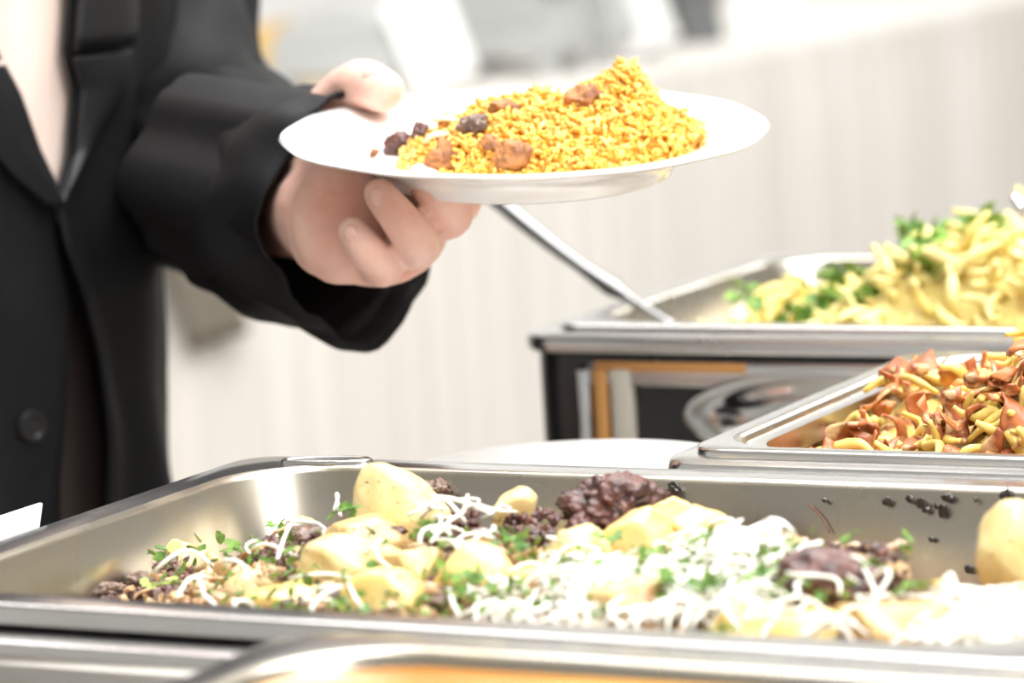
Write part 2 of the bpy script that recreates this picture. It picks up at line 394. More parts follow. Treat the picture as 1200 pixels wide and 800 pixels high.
# stack of white plates behind the main pan, left of the noodles
def plate_profile(R, h, foot, th=.004):
    return [(foot - .006, .0025), (foot - .003, 0), (foot, 0), (foot + .003, .004), (foot + .018, h * .55), (R * .80, h * .80), (R - .002, h - .002), (R, h), (R - .001, h + .0016), (R - .006, h + .001), (R * .80, h * .84 + .002),
            (R * .74, h * .74), (R * .66, h * .5 + .001), (R * .60, h * .4), (R * .4, h * .36), (.004, h * .36)]
pm = lathe(plate_profile(.098, .016, .055), 64)
for k in range(19):
    z = TZ + .0001 + k * .0083
    o = put('stacked_plate', pm, PORC, None, UV(.105, .462, z))
    tag(o, 'top plate of the white stack behind the potato pan' if k == 18 else 'white plate inside the stack behind the potato pan, beneath its top plate', 'plate', 'stacked white plates')

# white card on a little stand at the table's end
cardt = empty('card_holder', UV(-.050, .137, TZ)); cardt.rotation_euler = (0, 0, -TH); tag(cardt, 'white card in a small steel holder beside the potato pan', 'card holder')
put('base', lathe([(.022, 0), (.022, .003), (.006, .006), (.003, .008)], 32), STEEL, cardt)
put('stem', tubemesh([(0, 0, .006), (0, 0, .135)], .003), STEEL, cardt)
co_ = put('card', boxmesh(.0018, .10, .072, .0004), CARD, cardt, (.012, 0, .165)); co_.rotation_euler = (0, math.radians(14), 0)

# ------------------------------------------------------------------ food shapes
def ico(sub):
    bm = bmesh.new(); bmesh.ops.create_icosphere(bm, subdivisions=sub, radius=1.0)
    V = [v.co.copy() for v in bm.verts]; Fc = [tuple(v.index for v in f.verts) for f in bm.faces]; bm.free(); return V, Fc
ICO = {k: ico(k) for k in (1, 2, 3, 4, 5)}
def chunk(seed, sx, sy, sz, cuts=6, cut_lo=.55, cut_hi=.85, rough=.05, sub=4):
    """cut vegetable: a ball trimmed by flat knife cuts with softened edges"""
    r = random.Random(seed); V, Fc = ICO[sub]; pl = []
    for _ in range(cuts):
        n = Vector((r.gauss(0, 1), r.gauss(0, 1), r.gauss(0, 1))).normalized(); pl.append((n, r.uniform(cut_lo, cut_hi)))
    out = []
    for v in V:
        p = v.copy()
        for n, c in pl:
            d = p.dot(n) - c
            if d > -0.06: p -= n * (max(0, d) + .03 * max(0, 1 - abs(d) / .06))
        p *= 1 + rough * noise.noise(v * 2.0 + Vector((seed * 3.1, 0, 0))) + rough * .5 * noise.noise(v * 6 + Vector((0, seed * 1.7, 0)))
        out.append((p.x * sx, p.y * sy, p.z * sz))
    return mesh('chunk', out, Fc)
def lump(seed, sx, sy, sz, amp=.35, freq=1.6, fine=.12, ff=6.0, sub=4):
    V, Fc = ICO[sub]; out = []
    for v in V:
        q = v + Vector((seed * 5.3, seed * 1.1, 0))
        k = 1 + amp * noise.noise(q * freq) + fine * noise.noise(q * ff) + fine * .6 * (1 - 2 * abs(noise.noise(q * ff * 2.1)))
        out.append((v.x * k * sx, v.y * k * sy, v.z * k * sz))
    return mesh('lump', out, Fc)
def strip(seed, L, wd, th, curl=1.0):
    """soft curved onion or cabbage strip"""
    r = random.Random(seed); a = r.uniform(.6, 1.6) * curl; n = 12; rings = []
    for i in range(n + 1):
        k = i / n; s = (k - .5) * a * 2; x = L / 2 * math.sin(s) / max(.3, math.sin(a)); z = L * .35 * math.cos(s); w_ = wd * (0.35 + .65 * math.sin(math.pi * min(.93, max(.07, k))))
        tw = r.uniform(-.2, .2)
        rings.append([(x, w_ * math.cos(q) + L * .05 * math.sin(k * 5), z + th * math.sin(q) + w_ * .3 * math.cos(q) * math.sin(tw * 4)) for q in np.linspace(0, 2 * math.pi, 9)[:-1]])
    V, Fc = loft(rings, True, True, True); zm = sum(v[2] for v in V) / len(V); V = [(v[0], v[1], v[2] - zm) for v in V]; return mesh('strip', V, Fc)
def sprig(seed, L, nl=8):
    """parsley sprig: a thin stem with toothed leaflets that have thickness, one joined surface"""
    r = random.Random(seed); V, Fc = [], []
    st = bez([(0, 0, 0), (L * .3, L * .06, L * .10), (L * .7, -L * .05, L * .12), (L, L * .05, L * .05)], 9)
    v, f = tube(st, L * .025, 5); V += v; Fc += f
    for q in range(nl):
        b = st[int(r.uniform(.15, 1) * (len(st) - 1))]; ang = r.uniform(-2.6, 2.6); l = L * r.uniform(.28, .5); tilt = r.uniform(-.5, .9)
        d = Vector((math.cos(ang), math.sin(ang), tilt)).normalized(); s = d.cross(Vector((r.gauss(0, .4), r.gauss(0, .4), 1))).normalized(); nn = s.cross(d)
        o = len(V); outl = [(0, .03), (.25, .28), (.35, .2), (.55, .48), (.62, .3), (.85, .3), (.85, .12), (1.0, 0), (.85, -.12), (.85, -.3), (.62, -.3), (.55, -.48), (.35, -.2), (.25, -.28), (0, -.03)]
        for up_ in (1, -1):
            for x, y in outl: V.append(b + d * (x * l) + s * (y * l) + nn * (l * (.12 * math.sin(x * 3) + .25 * y * y) + up_ * l * .012))
        m_ = len(outl); Fc.append(tuple(range(o, o + m_))); Fc.append(tuple(range(o + 2 * m_ - 1, o + m_ - 1, -1)))
        for i in range(m_): k = (i + 1) % m_; Fc.append((o + i, o + m_ + i, o + m_ + k, o + k))
    return mesh('sprig', V, Fc, True, 30)
def rand_rot(r=random): return Quaternion((r.gauss(0, 1), r.gauss(0, 1), r.gauss(0, 1), r.gauss(0, 1))).normalized()

POT = mat('boiled_potato', (240, 208, 120), 0.32, col2=(245, 222, 150), nscale=35, col3=(120, 88, 40), n3=420, lo3=.665, hi3=.71, sss=.25, coat=.25, bump=.15, bscale=120)
POT2 = mat('pale_potato', (238, 218, 160), 0.35, col2=(224, 196, 130), nscale=45, col3=(112, 84, 52), n3=380, lo3=.64, hi3=.70, sss=.25, coat=.2, bump=.15, bscale=120)
POT3 = mat('stewed_potato', (222, 190, 128), 0.35, col2=(178, 138, 92), nscale=55, lo=.48, hi=.62, sss=.15, coat=.25, bump=.25, bscale=140)
MEAT = mat('dark_braised_meat', (104, 62, 52), 0.36, col2=(60, 33, 30), nscale=110, lo=.4, hi=.62, col3=(150, 104, 84), n3=170, lo3=.62, hi3=.7, coat=.35, bump=.6, bscale=260)
MEAT2 = mat('grey_brown_meat', (126, 100, 82), 0.4, col2=(88, 64, 56), nscale=90, lo=.4, hi=.6, col3=(176, 148, 112), n3=120, lo3=.6, hi3=.7, coat=.3, bump=.6, bscale=240)
ONION = mat('stewed_onion', (206, 176, 134), 0.28, col2=(176, 140, 100), nscale=40, sss=.35, coat=.4)
HASH = mat('stewed_onion_and_mince', (166, 132, 98), 0.36, col2=(96, 64, 54), nscale=46, lo=.44, hi=.58, col3=(216, 188, 136), n3=70, lo3=.55, hi3=.64, coat=.3, bump=.8, bscale=220)
PARS = mat('parsley_green', (122, 158, 62), 0.5, col2=(70, 116, 40), nscale=120, sss=.1, obj_random=.25)
PARSL = mat('celery_green', (160, 186, 88), 0.45, sss=.2, obj_random=.15)
CHEESE = mat('white_shreds', (246, 243, 230), 0.4, sss=.15)
BURNT = mat('burnt_residue', (34, 26, 20), 0.3, coat=.4)
CRUST = mat('brown_residue', (110, 60, 32), 0.4)

# surface of the heap in the main pan: rises towards the back
def zsurf(u, v):
    b = interp(v, [.03, .10, .20, .30], [.981, .989, 1.000, 1.003])
    b -= .022 * (1 - sstep(u, .03, .20)) + .010 * sstep(u, .38, .47)
    return b
def S(px, py, lift=0.0):
    r = ray(px, py); z = .99
    for _ in range(30):
        p = CAM + r * ((z - CAMZ) / r.z); u, v = toUV(p)
        z = .5 * z + .5 * (zsurf(u, min(.285, max(.03, v))) + lift)
    return CAM + r * ((z - CAMZ) / r.z)
# hash bed
V, Fc = [], []; n1, n2 = 230, 130
u0, u1, v0, v1 = .036, .494, .036, .289
for i in range(n1 + 1):
    for j in range(n2 + 1):
        u, v = lerp(u0, u1, i / n1), lerp(v0, v1, j / n2)
        edge = sstep(u, u0 + .012 + .02 * noise.noise((v * 20, 1, 0)), .13) * (1 - .0 * sstep(u, .46, u1)) * sstep(v, .02, .05)
        backgap = 1 - sstep(v, .225 + .03 * noise.noise((u * 14, 7, 0)) - .07 * sstep(u, .37, .43), .275 - .05 * sstep(u, .37, .43))
        h = max(0, (zsurf(u, v) - .019 - .938)) * edge * backgap
        q = Vector((u * 60, v * 60, 3))
        h += (.006 * noise.noise(q * .5) + .005 * abs(noise.noise(q * 1.3)) + .003 * noise.noise(q * 3.0) + .0012 * noise.noise(q * 7)) * min(1, h / .012 + .05) if h > .0005 else 0
        V.append(UV(u, v, .9352 + max(0, h)) - O1)
for i in range(n1):
    for j in range(n2):
        a = i * (n2 + 1) + j; q = (a, a + n2 + 1, a + n2 + 2, a + 1)
        if max(V[k].z + 1 for k in q) > .9358: Fc.append(q)
bm = bmesh.new(); vs = [bm.verts.new(v) for v in V]
for q in Fc: bm.faces.new([vs[k] for k in q])
bmesh.ops.delete(bm, geom=[v for v in bm.verts if not v.link_faces], context='VERTS')
me = bpy.data.meshes.new('hash'); bm.to_mesh(me); bm.free(); me.polygons.foreach_set('use_smooth', [True] * len(me.polygons))
o = put('onion_and_mince_hash', me, HASH, None, O1); tag(o, 'brown bed of stewed onion and minced meat under the potatoes', 'stew', kind='stuff')
# minced crumbs on the bed
def merged(pieces):
    V, Fc = [], []
    for v, f in pieces:
        o = len(V); V += v; Fc += [tuple(k + o for k in q) for q in f]
    return V, Fc
def crumbs(n, sampler, smin, smax, seed, sub=1, squash=.8):
    r = random.Random(seed); P = []
    bv, bf = ICO[sub]
    for _ in range(n):
        p = sampler(r); s = r.uniform(smin, smax); q = rand_rot(r); k = (1, r.uniform(.6, 1), r.uniform(.5, squash))
        P.append(([p + q @ Vector((v.x * k[0], v.y * k[1], v.z * k[2])) * (s * r.uniform(.65, 1.35)) for v in bv], bf))
    return merged(P)
def poly_sampler(boxes, lift):
    def f(r):
        while True:
            b = r.choices(boxes, [(x1 - x0) * (y1 - y0) * w_ for x0, y0, x1, y1, w_ in boxes])[0]
            p = S(r.uniform(b[0], b[2]), r.uniform(b[1], b[3]), r.uniform(*lift)); u, v = toUV(p)
            if .045 < u < .49 and .03 < v < .285 and not (u < .17 and v > .19): return p
    return f
meat_boxes = [(150, 650, 230, 700, 1.2), (270, 615, 400, 660, 1.3), (330, 650, 480, 725, .5), (500, 600, 560, 700, 1.2), (590, 600, 650, 640, .8), (520, 690, 640, 735, .6), (850, 640, 1010, 700, .4), (1000, 640, 1060, 700, .8), (120, 680, 200, 705, .8)]
V, Fc = crumbs(1300, poly_sampler(meat_boxes, (-.009, .003)), .0012, .0040, 5)
o = put('minced_meat_crumbs', mesh('crumbs', V, Fc, False), MEAT, None); tag(o, 'dark minced meat crumbs strewn between the potatoes', 'minced meat', kind='stuff')
V, Fc = crumbs(1300, poly_sampler([(120, 640, 700, 730, 1.0), (700, 640, 1060, 745, .4)], (-.010, .002)), .0018, .0056, 6, 1, .5)
o = put('chopped_onion', mesh('crumbs', V, Fc, False), ONION, None); tag(o, 'pale chopped onion bits mixed through the potato dish', 'onion', kind='stuff')

# potatoes: px, py, half width px, half height px, lift, material, label
pots = [
 (462, 596, 46, 35, .006, POT2, 'large upright potato chunk topping the heap at its back'),
 (430, 630, 44, 22, .000, POT3, 'meat-flecked potato chunk just below the large upright one'),
 (412, 664, 50, 25, .002, POT2, 'broad potato chunk in the middle of the heap above the smooth oval one'),
 (482, 667, 31, 25, .002, POT2, 'pale potato chunk touching the smooth oval potato from behind'),
 (456, 704, 38, 24, .002, POT, 'smooth oval yellow potato chunk against the front rim'),
 (345, 704, 46, 18, -.002, POT, 'flat potato chunk with meat crumbs at the front rim'),
 (222, 655, 21, 17, .000, POT, 'small round yellow potato at the low end of the heap'),
 (247, 668, 17, 18, .000, POT3, 'small pale stewed potato beside the round yellow one'),
 (556, 678, 36, 27, .002, POT, 'potato chunk flecked with parsley next to the loose dark meat'),
 (605, 604, 20, 22, .000, POT2, 'pale potato wedge at the back beneath white shreds'),
 (747, 624, 33, 25, .006, POT, 'bright yellow potato chunk right under the dark meat clump'),
 (812, 622, 27, 23, .003, POT, 'yellow potato chunk with a white shred looped over it'),
 (786, 597, 17, 11, .003, POT, 'small yellow potato end showing behind the dark meat clump'),
 (687, 650, 26, 27, .002, POT2, 'potato chunk half covered by shreds in the centre of the pan'),
 (622, 690, 36, 22, .000, POT3, 'golden stewed potato chunk in front of the shred pile'),
 (1190, 655, 29, 43, .004, POT2, 'tall pale potato chunk standing at the far end by the burnt wall'),
 (886, 737, 34, 18, .003, POT, 'low yellow potato chunk at the front rim below the shreds'),
 (950, 739, 34, 18, .003, POT, 'yellow potato chunk at the front rim below the large dark meat'),
 (1046, 733, 56, 25, .003, POT3, 'creamy potato piece browned along one side at the front rim'),
 (1108, 696, 14, 15, .000, POT, 'little golden potato cube in front of the bare pan wall'),
 (733, 712, 36, 28, .006, POT3, 'brown-streaked stewed potato in front of the shred pile'),
 (660, 655, 24, 18, -.002, POT2, 'potato chunk wedged between shreds and the parsley'),
 (300, 690, 26, 14, -.003, POT3, 'brownish potato slice low at the front among onion'),
]
for i, (px, py, rx, ry, lift, m, lab) in enumerate(pots):
    p = S(px, py, lift); d = (p - CAM).dot(FW); sx, sz = rx * d / F, ry * d / F
    me = chunk(100 + i, sx * 1.60, max(sx, sz) * 1.1, sz * 1.68, cuts=10, cut_lo=.52, cut_hi=.80, rough=.07)
    o = put('potato_chunk', me, m, None, p, (0, 0, random.uniform(-.3, .3))); tag(o, lab, 'potato', 'potato chunks in the main pan')
# meat pieces
def shag(seed, sx, sy, sz, m, n=70):
    """big clump of shredded braised meat: rough core with fibres pushed through its skin"""
    core = lump(seed, sx, sy, sz, .38, 1.5, .16, 5, 5); return core
meats = [
 (720, 594, 54, 30, .008, MEAT, 'big dark clump of shredded meat at the back wall of the pan', 5),
 (680, 622, 15, 17, .004, MEAT, 'dark meat shred hanging below the big clump', 4),
 (966, 692, 60, 44, .006, MEAT, 'large smooth chunk of dark braised meat near the front of the pan', 5),
 (508, 574, 17, 11, .004, MEAT2, 'grey-brown meat scrap behind the upright potato', 4),
 (622, 627, 22, 11, .000, MEAT, 'dark meat piece behind the parsley in the centre', 4),
 (205, 668, 24, 15, .001, MEAT, 'crumbly dark meat piece at the low end of the heap', 4),
 (318, 650, 24, 17, .002, MEAT, 'dark meat in the hollow between onions and potatoes', 4),
 (362, 632, 32, 14, .003, MEAT2, 'minced meat mound beside the meat-flecked potato', 4),
 (520, 640, 30, 22, .003, MEAT2, 'grey-brown meat chunk right of the upright potato', 4),
 (528, 668, 22, 18, .000, MEAT2, 'mottled meat scrap between the pale and the parsley-flecked potatoes', 4),
 (1030, 668, 30, 16, .000, MEAT2, 'onion-coated meat piece behind the large smooth chunk', 4),
 (388, 702, 20, 9, .004, MEAT, 'small dark meat crumb resting on the flat front potato', 3),
 (570, 700, 18, 8, .002, MEAT, 'dark red meat sliver at the front below the parsley-flecked potato', 3),
 (460, 624, 16, 8, .006, MEAT, 'meat flake stuck under the upright potato', 3),
 (128, 692, 16, 10, .001, MEAT2, 'brown meat scrap nearest the low end of the pan', 4),
 (1192, 722, 12, 9, .000, MEAT2, 'brown meat scrap beneath the tall pale potato', 4),
]
for i, (px, py, rx, ry, lift, m, lab, sub) in enumerate(meats):
    p = S(px, py, lift - .005); d = (p - CAM).dot(FW); sx, sz = rx * d / F, ry * d / F
    if px == 966: me = lump(40 + i, sx, sx * .8, sz * 1.05, .30, 1.3, .07, 4, 5)
    else: me = lump(40 + i, sx, max(sx * .8, sz), sz * 1.1, .36, 1.7, .22, 5.5, sub)
    o = put('meat_piece', me, m, None, p); tag(o, lab, 'meat', 'meat pieces in the main pan')
# onion strips
onions = [(285, 655, 30, -60, 'curved onion strip arching out of the dark hollow'), (265, 680, 26, 10, 'soft onion strip behind the front rim near the low end'), (330, 625, 22, -30, 'onion strip on the minced meat mound'),
          (355, 612, 22, 15, 'pale onion strip at the back of the minced meat'), (540, 625, 30, 20, 'onion strip under the crossing shreds'), (498, 700, 22, -50, 'onion strip beside the smooth oval potato'),
          (735, 722, 26, 25, 'brown onion strip in front of the streaked potato'), (1005, 655, 24, 20, 'onion ring piece lying on the large smooth meat'), (1020, 700, 18, -60, 'onion strip clinging to the flank of the large smooth meat'),
          (180, 694, 24, 5, 'onion strip at the very low end of the heap'), (690, 735, 34, 5, 'flat onion strip along the front rim in the middle'), (910, 626, 26, 8, 'brown onion strip behind the shred pile')]
for i, (px, py, l, a, lab) in enumerate(onions):
    p = S(px, py, .003); d = (p - CAM).dot(FW); L = 2 * l * d / F
    o = put('onion_strip', strip(i + 3, L, L * .16, L * .05), ONION, None, p, (random.uniform(-.3, .3), math.radians(a) * .6, random.uniform(-.5, .5))); tag(o, lab, 'onion', 'onion strips in the main pan')
for i, (px, py, rx, ry, m) in enumerate([(165, 680, 15, 9, 1), (240, 690, 16, 9, 0), (285, 672, 18, 10, 0), (300, 705, 16, 8, 1), (318, 672, 16, 10, 0), (372, 650, 14, 8, 1), (385, 690, 14, 8, 0), (505, 660, 14, 9, 0), (512, 705, 16, 9, 1), (585, 650, 14, 9, 0), (640, 665, 16, 9, 0), (205, 700, 14, 7, 0), (420, 640, 14, 7, 1), (590, 720, 18, 8, 0), (1075, 715, 14, 8, 1), (995, 725, 14, 8, 0)]):
    p = S(px, py, .002); d = (p - CAM).dot(FW); s_ = rx * d / F
    o = put('meat_scrap' if m else 'onion_chunk', lump(500 + i, s_, s_ * .7, ry * d / F, .4, 1.8, .2, 5, 4), MEAT2 if m else ONION, None, p, (0, 0, i)); tag(o, 'small brown meat scrap lying between potato chunks' if m else 'small pale lump of stewed onion between potato chunks', 'meat' if m else 'onion', 'small meat scraps between potatoes' if m else 'small onion lumps between potatoes')
# larger parsley sprigs
sprigs = [(275, 645, 24, 'bright parsley sprig above the round yellow potato'), (428, 593, 24, 'parsley sprig against the upright potato'), (398, 608, 20, 'parsley sprig beneath the upright potato at its foot'),
          (503, 628, 26, 'dark parsley sprig in the gap right of the upright potato'), (600, 634, 24, 'parsley sprig below the pale wedge'), (710, 634, 20, 'parsley sprig beside the bright yellow potato'),
          (665, 658, 20, 'parsley sprig leaning on the half-covered potato'), (790, 683, 30, 'parsley sprig in the middle of the shred pile'), (830, 690, 26, 'parsley sprig among crossing shreds'), (880, 684, 26, 'parsley sprig behind the large smooth meat'),
          (545, 690, 20, 'dark parsley sprig on the flank of the parsley-flecked potato'), (1065, 698, 26, 'parsley sprig at the foot of the bare pan wall'), (820, 640, 20, 'parsley leaf under the looped shred'), (930, 640, 20, 'parsley sprig above the large smooth meat'),
          (190, 690, 20, 'pale green leaf at the low end of the heap'), (325, 615, 18, 'parsley leaf near the back onion strips'), (395, 715, 14, 'parsley leaf beside the smooth oval potato'), (770, 656, 20, 'parsley leaf on the upper edge of the shred pile'), (840, 745, 16, 'parsley leaf at the front rim')]
for i, (px, py, l, lab) in enumerate(sprigs):
    p = S(px, py, .006 if px < 335 else .010 if px < 720 or px > 920 else .016); d = (p - CAM).dot(FW); L = 1.9 * l * d / F
    o = put('parsley_sprig', sprig(i + 60, L, 8), PARSL if i in (14,) else PARS, None, p - Vector((L * .4, 0, 0)), (random.uniform(-.5, .6), random.uniform(-.4, .4), random.uniform(-.5, .8))); tag(o, lab, 'parsley', 'parsley in the main pan')
# fine chopped parsley
def chips(n, sampler, smin, smax, seed):
    r = random.Random(seed); P = []
    for _ in range(n):
        p = sampler(r); s = r.uniform(smin, smax); q = rand_rot(r); k = r.uniform(.3, .9)
        base = [(-1, 0, 0), (-.3, -k, .1), (.6, -k * .7, .15), (1, 0, 0), (.4, k, .12), (-.4, k * .8, .1)]
        P.append(([p + q @ Vector((x * s, y * s, (z + dz) * s)) for dz in (.05, -.05) for x, y, z in base],
                  [(0, 1, 2, 3, 4, 5), (11, 10, 9, 8, 7, 6)] + [(i, 6 + i, 6 + (i + 1) % 6, (i + 1) % 6) for i in range(6)]))
    return merged(P)
V, Fc = chips(520, poly_sampler([(170, 620, 620, 725, 1.0), (520, 620, 720, 720, 1.0), (740, 640, 1000, 700, 1.3), (900, 620, 1070, 700, .8)], (.004, .013)), .0012, .0038, 9)
o = put('chopped_parsley', mesh('chips', V, Fc, False), PARS, None); tag(o, 'chopped parsley scattered over the potato dish', 'parsley', kind='stuff')
# grated white shreds
def shreds(n, sampler, seed, lmin=.010, lmax=.030, rad=.0009):
    r = random.Random(seed); P = []
    for _ in range(n):
        p = sampler(r); L = r.uniform(lmin, lmax); a = r.uniform(0, 2 * math.pi); d = Vector((math.cos(a), math.sin(a), r.uniform(-.2, .45))).normalized()
        s = Vector((-d.y, d.x, 0)).normalized(); b1, b2 = r.uniform(-.35, .35), r.uniform(-.25, .25); u_ = Vector((0, 0, r.uniform(.05, .35)))
        pts = [p + d * (L * (k - .5)) + s * (L * (b1 * math.sin(math.pi * k) + b2 * math.sin(2 * math.pi * k))) + u_ * (L * math.sin(math.pi * k)) for k in np.linspace(0, 1, 7)]
        P.append(tube(pts, rad * r.uniform(.7, 1.2), 5))
    return merged(P)
ch_boxes = [(560, 680, 700, 735, .8), (670, 660, 800, 735, 2.4), (780, 640, 915, 690, 1.6), (760, 690, 905, 730, 2.0), (840, 625, 915, 660, 1.6), (1090, 700, 1200, 760, 2.4), (1080, 745, 1200, 765, 2.0), (560, 690, 640, 730, .5), (640, 650, 700, 690, .5)]
V, Fc = shreds(850, poly_sampler(ch_boxes, (-.002, .008)), 21, .010, .028, .00075)
V2, F2 = shreds(48, poly_sampler([(480, 585, 590, 640, 1.0), (360, 600, 480, 720, .12), (190, 640, 360, 720, .08), (600, 620, 690, 660, .5), (930, 640, 1050, 745, .4)], (.006, .013)), 22)
n0 = len(V); V += V2; Fc += [tuple(k + n0 for k in q) for q in F2]
o = put('grated_white_shreds', mesh('shreds', V, Fc), CHEESE, None); tag(o, 'grated white shreds heaped over the potato dish', 'grated topping', kind='stuff')
# soft white mass under the densest shreds
def shred_bed(boxes, seed, nm, lab):
    V, Fc = [], []
    r = random.Random(seed); P = []
    for (cx, cy, rx, ry) in boxes:
        p = S(cx, cy, -.011); d = (p - CAM).dot(FW); sx = rx * d / F; bv, bf = ICO[4]; out = []
        for v in bv:
            k = 1 + .22 * noise.noise(v * 2.4 + Vector((cx, cy, 0))) + .10 * noise.noise(v * 8 + Vector((cx, 0, 0)))
            out.append(p + UV(v.x * sx * k, v.y * sx * .55 * k, 0) - UV(0, 0, 0) + Vector((0, 0, v.z * .009 * k)))
        P.append((out, bf))
    V, Fc = merged(P); o = put(nm, mesh('bed', V, Fc), CHEESE); tag(o, lab, 'grated topping', kind='stuff')
shred_bed([(720, 690, 60, 10), (790, 715, 55, 10), (860, 650, 55, 8), (880, 715, 40, 8), (770, 660, 40, 8)], 3, 'packed_white_shreds', 'packed layer of white shreds in the middle of the pan')
shred_bed([(1150, 730, 60, 10), (1180, 752, 60, 8), (1105, 745, 40, 8)], 4, 'packed_white_shreds', 'packed layer of white shreds at the far end below the tall potato')
singles = [([(208, 700), (218, 682), (232, 678), (240, 700)], 'bent white shred on the onions near the low end'), ([(325, 655), (333, 630), (342, 612)], 'straight white shred over the dark hollow'),
           ([(392, 598), (396, 582), (394, 580), (399, 604)], 'short white shred left of the upright potato'), ([(408, 682), (415, 698), (424, 712)], 'white shred beside the smooth oval potato'),
           ([(505, 635), (525, 612), (542, 600), (548, 580)], 'long white shred rising to the back of the heap'), ([(512, 632), (530, 634), (541, 648)], 'white shred draped on grey-brown meat'),
           ([(526, 690), (530, 705), (538, 722)], 'white shred at the front beside onions'), ([(780, 632), (800, 624), (826, 622), (833, 640), (832, 648)], 'white shred looped over a yellow potato'),
           ([(865, 638), (880, 620), (898, 617), (903, 628)], 'white shred looping up behind the pile'), ([(1008, 660), (1020, 680), (1026, 700), (1018, 722)], 'long white shred hanging down the large smooth meat'),
           ([(975, 722), (985, 735), (1000, 750)], 'white shred on the front yellow potato'), ([(800, 735), (815, 700), (845, 660), (870, 655)], 'longest white shred crossing the parsley'),
           ([(830, 690), (850, 715), (868, 738)], 'white shred slanting down over the parsley'), ([(1105, 680), (1115, 672), (1122, 690), (1138, 690), (1140, 712)], 'zigzag white shred in front of the golden cube')]
for i, (pp, lab) in enumerate(singles):
    p3 = bez([S(x, y, .010 + .004 * math.sin(math.pi * k / (len(pp) - 1))) for k, (x, y) in enumerate(pp)], 18); c = p3[len(p3) // 2]
    o = put('white_shred', tubemesh([q - c for q in p3], .0009, 6), CHEESE, None, c); tag(o, lab, 'shred', 'single white shreds')
# burnt bits on the back wall of the main pan
fl = .021
def on_wall(px, py):
    """point on the inner back wall"""
    r = ray(px, py); vb = PW - fl - .0035; P0 = UV(0, vb, 0); n = Vector((ST, CT, 0))
    t = (P0 - CAM).dot(n) / r.dot(n); p = CAM + r * t
    return p - n * (.0055 * (1 - (p.z - .95) / .05) + .001)
burn = [(1041, 586, 6, 5), (1068, 584, 5, 5), (1082, 588, 7, 6), (1087, 596, 5, 4), (1112, 582, 8, 5), (1107, 598, 5, 8), (1100, 592, 4, 4), (1182, 581, 9, 8), (1190, 590, 8, 5), (1182, 604, 8, 7), (1141, 664, 6, 5), (1095, 630, 4, 3), (792, 577, 9, 12), (968, 585, 3, 3), (1145, 584, 3, 3)]
BL = ['burnt crumb leftmost of the row high on the pan wall', 'burnt crumb second along the row high on the pan wall', 'burnt crumb third along the row high on the pan wall', 'burnt fleck hanging just below the third crumb of the row', 'wide burnt crumb fourth along the row high on the pan wall',
      'tall burnt smear under the wide crumb of the row', 'small burnt fleck between the third and the wide crumb of the row', 'large burnt crumb above the tall pale potato', 'burnt crumb touching the large one above the tall pale potato', 'burnt crumb closest above the tall pale potato', 'burnt crumb low on the pan wall beside the tall pale potato',
      'lone burnt fleck halfway down the bare pan wall', 'upright burnt crumb on the wall beside the big dark meat clump', 'tiny burnt fleck above the thin brown thread', 'tiny burnt fleck between the wide crumb and the large one']
for i, (px, py, rx, ry) in enumerate(burn):
    p = on_wall(px, py); d = (p - CAM).dot(FW)
    o = put('burnt_crumb', lump(i, rx * .9 * d / F, .001, ry * .9 * d / F, .55, 1.9, .3, 5, 3), BURNT, None, p, (0, 0, -TH)); tag(o, BL[i], 'burnt crumb', 'burnt crumbs on the pan wall')
pth = bez([on_wall(950, 590), on_wall(963, 602), on_wall(976, 622)], 8)
o = put('burnt_thread', tubemesh([q - pth[0] for q in pth], .0004, 6), CRUST, None, pth[0]); tag(o, 'thin brown dried thread on the back wall above the large meat', 'residue')
pth = [UV(.0285 + .004, v, .975) for v in (.10, .11)]

# ------------------------------------------------------------------ noodles with bacon (pan 2) and with herbs (pan 3)
NOOD = mat('egg_noodle', (232, 206, 118), 0.4, col2=(214, 180, 84), nscale=60, sss=.2, coat=.15, obj_random=.12)
NOODP = mat('pale_noodle', (238, 224, 156), 0.5, col2=(226, 204, 120), nscale=50, sss=.2, obj_random=.12)
BACON = mat('browned_bacon', (190, 112, 62), 0.45, col2=(122, 52, 32), nscale=90, lo=.42, hi=.6, col3=(230, 190, 138), n3=70, lo3=.50, hi3=.58, coat=.15, obj_random=.25)
CRISP = mat('browned_crust', (196, 128, 52), 0.4, col2=(158, 84, 34), nscale=70, coat=.3, obj_random=.2)
def noodle(seed, L=.024, r0=.0032):
    r = random.Random(seed); P = bez([(-L / 2, 0, 0), (-L * .15, r.uniform(-.2, .2) * L, r.uniform(-.1, .15) * L), (L * .2, r.uniform(-.2, .2) * L, r.uniform(-.1, .15) * L), (L / 2, 0, 0)], 12)
    n = len(P); return tubemesh(P, [r0 * (.35 + .65 * math.sin(math.pi * min(.9, max(.1, i / (n - 1)))) + r.uniform(-.08, .08)) for i in range(n)], 8, .8)
def bacon(seed, L=.022):
    r = random.Random(seed); n = 10; rings = []
    a1, a2, ph = r.uniform(.12, .25), r.uniform(.1, .2), r.uniform(0, 6)
    for i in range(n + 1):
        k = i / n; x = (k - .5) * L; z = L * a1 * math.sin(k * 5 + ph); w_ = L * .22 * (1 + .25 * math.sin(k * 9 + ph)) * (.5 + .5 * math.sin(math.pi * min(.85, max(.15, k))))
        tw = .7 * math.sin(k * 3 + ph); th = L * .045
        rings.append([(x, yy * w_ * math.cos(tw) , z + yy * w_ * math.sin(tw) + zz * th) for yy, zz in ((-1, 0), (-.8, 1), (0, 1.2), (.8, 1), (1, 0), (.8, -1), (0, -1.2), (-.8, -1))])
    V, Fc = loft(rings, True, True, True); return mesh('bacon', V, Fc)
